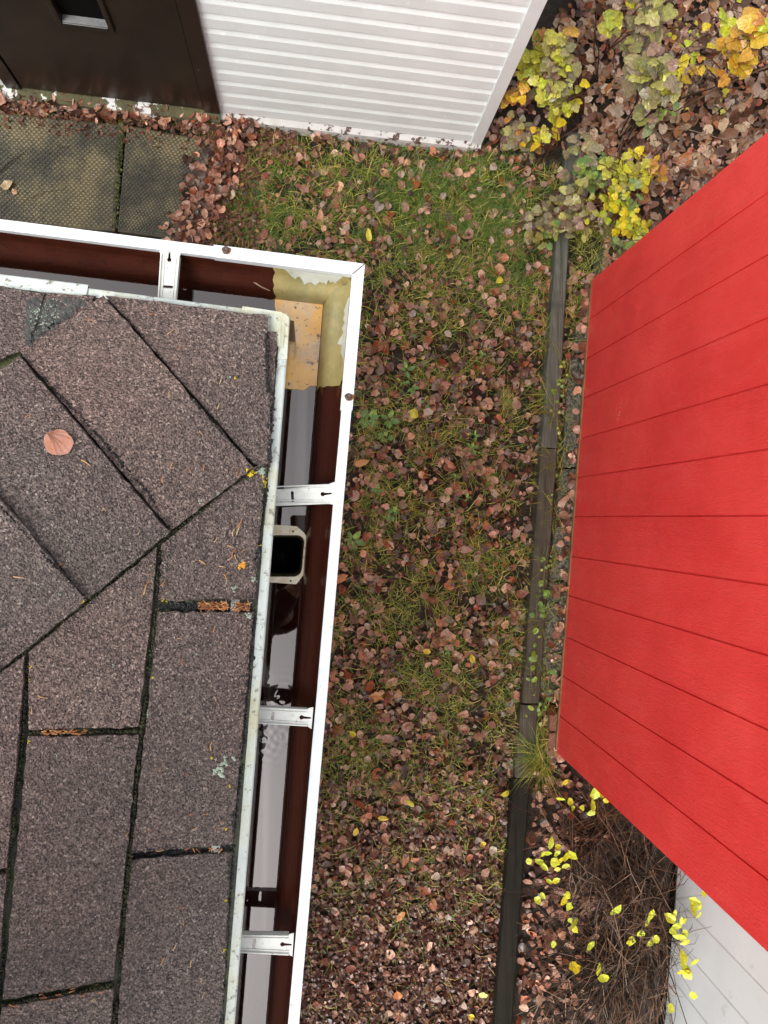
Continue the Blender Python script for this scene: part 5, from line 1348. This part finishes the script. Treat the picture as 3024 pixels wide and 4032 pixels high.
# ------------------------------------------------------------------ TWIGGY BUSH, lower right
def twigbush(bx, by, label, n, seed, R_=.55, H=.42):
    rr_ = random.Random(seed); bp = at(bx, by, 0); root = empty('bare_bush', bp, label, 'bush', 'bare twiggy bushes under the red shed wall')
    mats_ = ['stem_brown', 'stem_dark', 'stem_dark', 'stem_tan']; MBs = [MB() for _ in mats_]
    for i in range(n):
        a = rr_.uniform(0, 6.28); L = R_*rr_.uniform(.35, 1.1); h = H*rr_.uniform(.15, 1)
        k_ = rr_.choices(range(4), (5, 4, 4, 1.3))[0]; b = MBs[k_]
        p0 = bp+V((rr_.gauss(0, .07), rr_.gauss(0, .07), 0)); d = V((math.cos(a), math.sin(a), 0))
        lim = vp(0, 0, 0); 
        P = [p0]; sd = V((-d.y, d.x, 0))*rr_.gauss(0, .12)
        for t in (.3, .6, .85, 1): P.append(p0+d*L*t+sd*t*t*2+V((rr_.gauss(0, .012), rr_.gauss(0, .012), h*math.sin(t*1.9))))
        # keep clear of the outbuilding wall
        if any((q_-v0).dot(vn) < .012 for q_ in P): continue
        b.tube(P, .0034 if k_ != 3 else .0022, .0012, 4)
        for _ in range(3):
            t = rr_.randint(1, 3); p = P[t]; a2 = a+rr_.gauss(0, .9); l2 = rr_.uniform(.05, .2)
            q_ = p+V((math.cos(a2)*l2, math.sin(a2)*l2, rr_.uniform(-.03, .06)))
            m_ = lerp(p, q_, .5)+V((rr_.gauss(0, .015), rr_.gauss(0, .015), 0))
            if min((m_-v0).dot(vn), (q_-v0).dot(vn)) < .012: continue
            b.tube([p, m_, q_], .0016, .0008, 3)
    for b, mt in zip(MBs, mats_): b.build('twigs', M[mt], root)
    return root
tb1 = twigbush(1290, 1780, 'bare brown twiggy bush just below the near corner of the red shed', 70, 1, .42, .25)
tb2 = twigbush(1370, 1900, 'dense bare brown bush against the foot of the outbuilding', 190, 2, .48, .32)
tb3 = twigbush(1330, 2080, 'tangled bare brown bush in the lower right between the black timber and the outbuilding', 230, 3, .55, .34)
tb4 = twigbush(1320, 2280, 'dark tangled bush cut by the bottom edge of the picture', 150, 4, .5, .3)
tb5 = twigbush(1405, 2010, 'straggly bush with stems reaching in front of the pale outbuilding wall', 70, 5, .40, .62)
# leaves held on the bush twigs
by = {}
BL = [(1283, 1714, 28), (1310, 1728, 20), (1280, 1740, 24), (1278, 1756, 22), (1232, 1730, 18), (1237, 1745, 16), (1300, 1715, 20), (1258, 1745, 14), (1222, 1690, 18), (1210, 1725, 16),
      (1190, 1822, 22), (1205, 1828, 18), (1182, 1843, 20), (1204, 1842, 18), (1172, 1845, 16), (1164, 1860, 18), (1174, 1870, 20), (1198, 1863, 22), (1210, 1858, 20), (1222, 1850, 20), (1234, 1846, 20), (1222, 1870, 16), (1204, 1878, 16), (1142, 1860, 16),
      (1200, 1902, 18), (1186, 1903, 15), (1172, 1935, 18), (1160, 1944, 18), (1226, 1935, 22), (1218, 1946, 22), (1229, 1957, 18), (1240, 1994, 22), (1242, 2008, 16), (1232, 1988, 14),
      (1330, 1967, 28), (1407, 1976, 24), (1397, 1991, 18), (1384, 2017, 20), (1363, 2031, 22), (1358, 2035, 16), (1416, 2028, 20), (1405, 2037, 18), (1275, 2043, 22), (1242, 2089, 22), (1294, 2096, 22), (1303, 2111, 28), (1195, 2039, 18),
      (1447, 1982, 24), (1457, 1975, 18), (1463, 2003, 22), (1452, 2010, 20), (1470, 1990, 18), (1480, 2020, 24), (1467, 2023, 24), (1478, 1990, 18), (1481, 2036, 20), (1476, 2070, 24), (1500, 2076, 20), (1482, 2092, 24), (1484, 2104, 26), (1498, 2152, 20), (1449, 2178, 20), (1500, 1945, 22), (1497, 1962, 22), (1510, 1960, 18), (1508, 1977, 18), (1470, 2100, 18), (1520, 1930, 14)]
roots = [tb1, tb2, tb3, tb4, tb5]
bl = {i: MB() for i in range(5)}; pt = {i: MB() for i in range(5)}
for px, py, s in BL:
    z = .28 if px < 1440 else .62; c = at(px, py, z); s_ = s*K*(CAMZ-z)/F*.95
    ri = 0 if py < 1800 else (4 if px > 1440 else (1 if py < 1960 else 2))
    yaw = random.uniform(0, 6.28); e1 = V((math.cos(yaw), math.sin(yaw), random.gauss(0, .4))); e2 = V((-math.sin(yaw), math.cos(yaw), random.gauss(0, .4)))
    v, f = leafproto(random.choice(['oval', 'round']), random.randint(400, 420)); bl[ri].add([c+e1*(q_[0]*s_)+e2*(q_[1]*s_*.85)+V((0, 0, q_[2]*s_*.5)) for q_ in v], f)
    r0_ = wl(roots[ri]); m_ = lerp(c, V((r0_.x, r0_.y, .1)), .5)+V((random.gauss(0, .04), random.gauss(0, .04), .03)); m_.z = min(m_.z, .3)
    for u_ in (m_,):
        e = (u_-v0).dot(vn)
        if e < .03: u_ += vn*(.04-e)
    pt[ri].tube([lerp(m_, r0_, .6), m_, c-e1*s_*.4], .0013, .0006, 3)
for i in range(5):
    if bl[i].v: bl[i].build('leaves', M['sh_bright'], roots[i]); pt[i].build('leaf_stems', M['stem_dark'], roots[i])
# ------------------------------------------------------------------ NEEDLES on the roof
def needle_mesh(bend):
    b = MB(); b.tube([V((-.5, 0, 0)), V((-.17, bend*.7, .03)), V((.17, bend*.7, .03)), V((.5, 0, 0))], .065, .035, 4)
    me = bpy.data.meshes.new('needle'); me.from_pydata(b.v, [], b.f); me.materials.append(M['needle']); return me
nm = [needle_mesh(t) for t in (0, .08, .18, -.12)]
def needle(px, py, L=19, ang=0, k=0, label='short dry spruce needle lying loose on the brown roof shingles', grp='loose spruce needles on the shingles'):
    p = onsurf(px, py, .0018); q_ = onsurf(px+10*math.cos(ang), py-10*math.sin(ang), .0018); d = (q_-p).normalized()
    o = bpy.data.objects.new('spruce_needle', nm[k]); C.objects.link(o); s = L*K/F*(CAMZ-p.z)
    o.location = p; o.rotation_euler = d.to_track_quat('X', 'Z').to_euler(); o.scale = (s, s, s)
    return tag(o, label, 'needle', grp)
ND_ = [(368, 717, 20, 35), (328, 679, 14, 5), (196, 693, 16, -12), (373, 804, 18, -10), (374, 817, 14, 8), (366, 850, 17, 90), (389, 750, 16, 80), (476, 822, 16, 75), (472, 877, 16, 70), (185, 1000, 26, -35), (240, 995, 16, 30), (370, 1003, 15, 70), (440, 1010, 16, 80),
       (513, 1022, 18, 75), (408, 1016, 12, -60), (352, 1040, 18, -75), (40, 1247, 24, -8), (437, 1215, 22, -35), (505, 1150, 20, 75), (517, 1130, 24, 60), (514, 1146, 22, 70), (497, 1181, 18, -25), (320, 1262, 20, 50), (352, 1258, 20, 55), (313, 1275, 24, 75), (330, 1220, 20, 30), (327, 1240, 18, 20),
       (466, 1165, 15, 60), (480, 1224, 18, -10), (525, 1190, 12, 40), (505, 1195, 22, 65), (510, 1205, 18, -70), (499, 1205, 16, 50), (487, 1248, 20, -70), (492, 1240, 14, 40), (340, 1315, 12, 30), (462, 1320+40, 14, 80), (388, 1380, 14, -5), (464, 1510, 14, -65), (92, 1505, 24, -15), (68, 1535, 18, 90), (470, 1520, 10, -60),
       (457, 1612, 22, 85), (404, 1672, 12, -20), (346, 1662, 12, 60), (412, 1760, 16, 10), (443, 1760, 14, 5), (420, 1789, 16, 20), (480, 1776, 14, -10), (470, 1790, 14, 5), (322, 1793, 14, -30), (346, 1837, 18, 8), (276, 1800, 16, 60), (394, 1962, 16, 8), (397, 1994, 12, 90), (377, 2045, 18, 60), (412, 2082, 18, 85), (440, 2150, 14, 60), (436, 2118, 14, 80),
       (30, 2172, 24, -10), (183, 2146, 18, 50), (352, 2076, 20, 65), (395, 1430, 14, 80), (255, 1395, 10, 10), (130, 1220, 14, 30), (225, 1100, 12, -40), (60, 900, 14, 20), (435, 935, 14, -50), (300, 1150, 12, 60), (203, 1580, 20, 5), (150, 1578, 18, 15), (120, 2150, 18, 20), (85, 2155, 22, 12), (205, 2130, 18, 30), (275, 1835, 14, 60)]
for i, (px, py, L, a) in enumerate(ND_): needle(px, py, L*.85, R(a), i % 4)
rr_ = random.Random(4); b = MB()
def pile(n, x0, x1, y0, y1, ang, sp):
    for _ in range(n):
        px, py = rr_.uniform(x0, x1), rr_.uniform(y0, y1); a = rr_.gauss(ang, sp); L = rr_.uniform(8, 14); z = rr_.uniform(.008, .015)
        b.tube([onroof(px-L*.5*math.cos(a), py+L*.5*math.sin(a), z), onroof(px, py, z+.0012), onroof(px+L*.5*math.cos(a), py-L*.5*math.sin(a), z+.001)], .0008, .0004, 4)
pile(85, 430, 492, 1301, 1317, 0, .7); pile(48, 505, 538, 1301, 1318, 0, .8); pile(40, 95, 185, 1577, 1586, 0, .3); pile(10, 395, 490, 1832, 1842, .1, .6); pile(16, 60, 240, 2134, 2162, .2, .3)
tag(b.build('spruce_needle_litter', M['needle_pile']), 'orange spruce needles packed in the gaps between the shingles', 'needle litter', None, 'stuff')
tag(patch('seed', [(50, 0, 0)][:0]+[(457, 1636, 3)], .012, .002, M['lichen_yellow'], seed=3), None)
# small things in the gutter and on the pavers
def stick(P, z, r, mt, name, label, cat, grp=None):
    b = MB(); b.tube([at(x_, y_, zz) for (x_, y_), zz in zip(P, z)], r, r*.5, 5); tag(b.build(name, M[mt], origin=tuple(at(*P[0], z[0]))), label, cat, grp)
stick([(548, 609), (565, 620), (583, 628)], (ZB+.034, ZB+.034, ZB+.03), .0013, 'stem_tan', 'twig', 'pale sliver of twig stuck to the brown inside of the top gutter', 'twig')
stick([(106, 516), (112, 524), (118, 527)], (ZB+.05, ZB+.05, ZB+.05), .0008, 'stem_tan', 'spruce_needle', 'pale needle on the inner wall of the top gutter near the left edge', 'needle')
stick([(0, 372), (20, 352), (52, 330)], (.056, .060, .058), .003, 'timber_dark', 'twig', 'dark twig lying on the left edge of the left paver', 'twig', 'twigs lying on the pavers')
stick([(146, 277), (175, 282), (205, 268), (232, 250)], (.056, .058, .06, .058), .002, 'stem_dark', 'twig', 'dark thin twig across the far edge of the left paver', 'twig', 'twigs lying on the pavers')
stick([(38, 450), (60, 430), (95, 415), (140, 408)], (.056, .058, .058, .058), .0014, 'stem_dark', 'twig', 'curved hair thin twig on the left paver beside the gutter', 'twig', 'twigs lying on the pavers')
stick([(128, 352), (118, 335), (130, 318), (152, 315)], (.056, .058, .058, .058), .0014, 'stem_dark', 'twig', 'hooked hair thin twig in the middle of the left paver', 'twig', 'twigs lying on the pavers')
stick([(925, 1010), (950, 1030), (972, 1048)], (.03, .035, .03), .004, 'timber_dark', 'twig', 'short black twig on the leaves in the middle of the strip', 'twig')

# ------------------------------------------------------------------ THE PHOTOGRAPHER (seen only as a dark reflection in the gutter water)
def skin_obj(name, J, edges, m, parent, sub=2, root=0):
    me = bpy.data.meshes.new(name); bmm = bmesh.new(); L = bmm.verts.layers.skin.verify(); base = wl(parent); vv = []
    for (x_, y_, z_, r_) in J:
        v_ = bmm.verts.new(V((x_, y_, z_))-base); v_[L].radius = (r_, r_) if not isinstance(r_, tuple) else r_; vv.append(v_)
    vv[root][L].use_root = True
    for a_, b_ in edges: bmm.edges.new((vv[a_], vv[b_]))
    bmm.to_mesh(me); bmm.free(); me.materials.append(m)
    o = bpy.data.objects.new(name, me); C.objects.link(o); o.parent = parent
    md = o.modifiers.new('skin', 'SKIN'); md.use_smooth_shade = True
    sb = o.modifiers.new('sub', 'SUBSURF'); sb.levels = sub; sb.render_levels = sub
    return o
def photographer():
    foot = roofz(-.62, -1.08)
    pr = empty('person', (-.62, -1.08, foot), 'person in a dark jacket bending forward over the roof edge holding up a phone', 'person')
    h1 = V((-.72, -.92, 3.72)); ch = V((-.42, -.52, 4.12)); nk = V((-.27, -.42, 4.25)); hd = V((-.13, -.34, 4.36))
    shl = V((-.46, -.34, 4.15)); shr = V((-.26, -.62, 4.15)); ell = V((-.34, -.12, 3.98+.03)); elr = V((-.19, -.40, 3.93+.12))
    wrl = V((-.135, -.095, 4.045)); wrr = V((-.03, -.215, 4.055))
    J = [(*h1, .14), (*lerp(h1, ch, .5), .13), (*ch, .14), (*nk, .055), (*lerp(nk, hd, .6), .062), (*hd, .092), (*(hd+V((.05, .035, .01))), .07),
         (*shl, .065), (*ell, .045), (*wrl, .027), (*shr, .065), (*elr, .045), (*wrr, .027)]
    E_ = [(0, 1), (1, 2), (2, 3), (3, 4), (4, 5), (5, 6), (2, 7), (7, 8), (8, 9), (2, 10), (10, 11), (11, 12)]
    k = len(J)
    for s_ in (-1, 1):
        hp = h1+V((-.06*s_, .08*s_, -.05)); kn = V((-.60-.10*s_, -.86+.12*s_, 3.40)); an = V((-.66-.12*s_, -1.06+.12*s_, roofz(-.66-.12*s_, -1.06+.12*s_)+.09)); to = an+V((.14, .10, -.0)); to.z = roofz(to.x, to.y)+.045
        J += [(*hp, .09), (*kn, .06), (*an, .04), (*to, .035)]; E_ += [(0, k), (k, k+1), (k+1, k+2), (k+2, k+3)]; k += 4
    skin_obj('body', J, E_, M['skin'], pr)
    JJ = [(*h1, .155), (*lerp(h1, ch, .5), .15), (*ch, .16), (*lerp(ch, nk, .7), .075), (*shl, .082), (*ell, .06), (*lerp(ell, wrl, .85), .040), (*shr, .082), (*elr, .06), (*lerp(elr, wrr, .85), .040)]
    skin_obj('jacket', JJ, [(0, 1), (1, 2), (2, 3), (2, 4), (4, 5), (5, 6), (2, 7), (7, 8), (8, 9)], M['cloth'], pr)
    JT = [(*h1, .16)]; ET = []
    for s_ in (0, 1):
        b_ = 13+4*s_; JT += [(*J[b_][:3], .105), (*J[b_+1][:3], .078), (*J[b_+2][:3], .058)]; n_ = len(JT); ET += [(0, n_-3), (n_-3, n_-2), (n_-2, n_-1)]
    skin_obj('trousers', JT, ET, M['cloth'], pr)
    for s_ in (0, 1):
        a_ = V(J[13+4*s_+2][:3]); t_ = V(J[13+4*s_+3][:3]); skin_obj('shoe', [(*(a_-V((.03, .02, .03))), .05), (*lerp(a_, t_, .5), .05), (*t_, .042)], [(0, 1), (1, 2)], M['timber_dark'], pr)
    # hair: a cap over the back and top of the head
    bmm = bmesh.new(); bmesh.ops.create_uvsphere(bmm, u_segments=20, v_segments=12, radius=.112)
    face = (V((.62, .45, -.64))).normalized()
    bmesh.ops.delete(bmm, geom=[v_ for v_ in bmm.verts if v_.co.normalized().dot(face) > .35], context='VERTS')
    vs = [v_.co*(1+.03*noise.noise(v_.co*30))+hd+V((.01, .01, .01)) for v_ in bmm.verts]; bmm.verts.index_update(); fs = [[v_.index for v_ in f.verts] for f in bmm.faces]
    h = obj('hair', vs, fs, M['timber_dark'], pr, smooth=True)
    # hands: palm and five fingers curled round the phone edges
    X, Y, Z = xc, yc, zc
    Rm = Matrix((xc, yc, zc)); cx, cy, cz_ = [V((Rm[i][0], Rm[i][1], Rm[i][2])) for i in range(3)]
    ax = V((Rm @ V((1, 0, 0)))); ay = V((Rm @ V((0, 1, 0)))); az = V((Rm @ V((0, 0, 1))))
    O = V((0, 0, CAMZ))+az*.004
    P = lambda u, v_, w_: O+ax*u+ay*v_+az*w_
    for side in (-1, 1):
        wr = wrl if side < 0 else wrr
        JH = []; EH = []
        if side < 0:
            palm = P(-.085, -.075, .018); bases = [P(-.078, -.045-.019*i, .020) for i in range(4)]
            tips = [(P(-.073, -.043-.019*i, -.006), P(-.058, -.043-.019*i, -.010)) for i in range(4)]; th = [P(-.080, -.05, .03), P(-.064, -.035, .022), P(-.048, -.028, .018)]
        else:
            palm = P(-.010, -.165, .018); bases = [P(-.050+.019*i, -.150, .020) for i in range(4)]
            tips = [(P(-.050+.019*i, -.147, -.006), P(-.050+.019*i, -.130, -.010)) for i in range(4)]; th = [P(.004, -.15, .03), P(.004, -.132, .022), P(-.004, -.118, .018)]
        JH = [(*wr, .025), (*lerp(wr, palm, .6), .026), (*palm, .024)]; EH = [(0, 1), (1, 2)]
        for b_, (t1, t2), rr in zip(bases, tips, (.0085, .009, .0088, .0075)):
            k = len(JH); JH += [(*b_, rr), (*t1, rr*.95), (*t2, rr*.8)]; EH += [(2, k), (k, k+1), (k+1, k+2)]
        k = len(JH); JH += [(*th[0], .011), (*th[1], .010), (*th[2], .009)]; EH += [(1, k), (k, k+1), (k+1, k+2)]
        skin_obj('hand', JH, EH, M['skin'], pr)
    ph = MB(); u0, u1, v0_, v1_ = -.064, .0085, -.138, .0095
    ring_ = []
    for cx_, cy_, a0 in ((u1-.009, v0_+.009, -90), (u1-.009, v1_-.009, 0), (u0+.009, v1_-.009, 90), (u0+.009, v0_+.009, 180)):
        for i in range(6): t = R(a0+90*i/5); ring_.append((cx_+.009*math.cos(t), cy_+.009*math.sin(t)))
    n = len(ring_); vs = [P(a_, b_, .002) for a_, b_ in ring_]+[P(a_, b_, .010) for a_, b_ in ring_]
    o = obj('phone', vs, [tuple(range(n))[::-1], tuple(range(n, 2*n))]+[(i, (i+1) % n, n+(i+1) % n, n+i) for i in range(n)], M['phone'])
    tag(o, 'dark phone held flat above the gutter by the person on the roof', 'phone')
photographer()
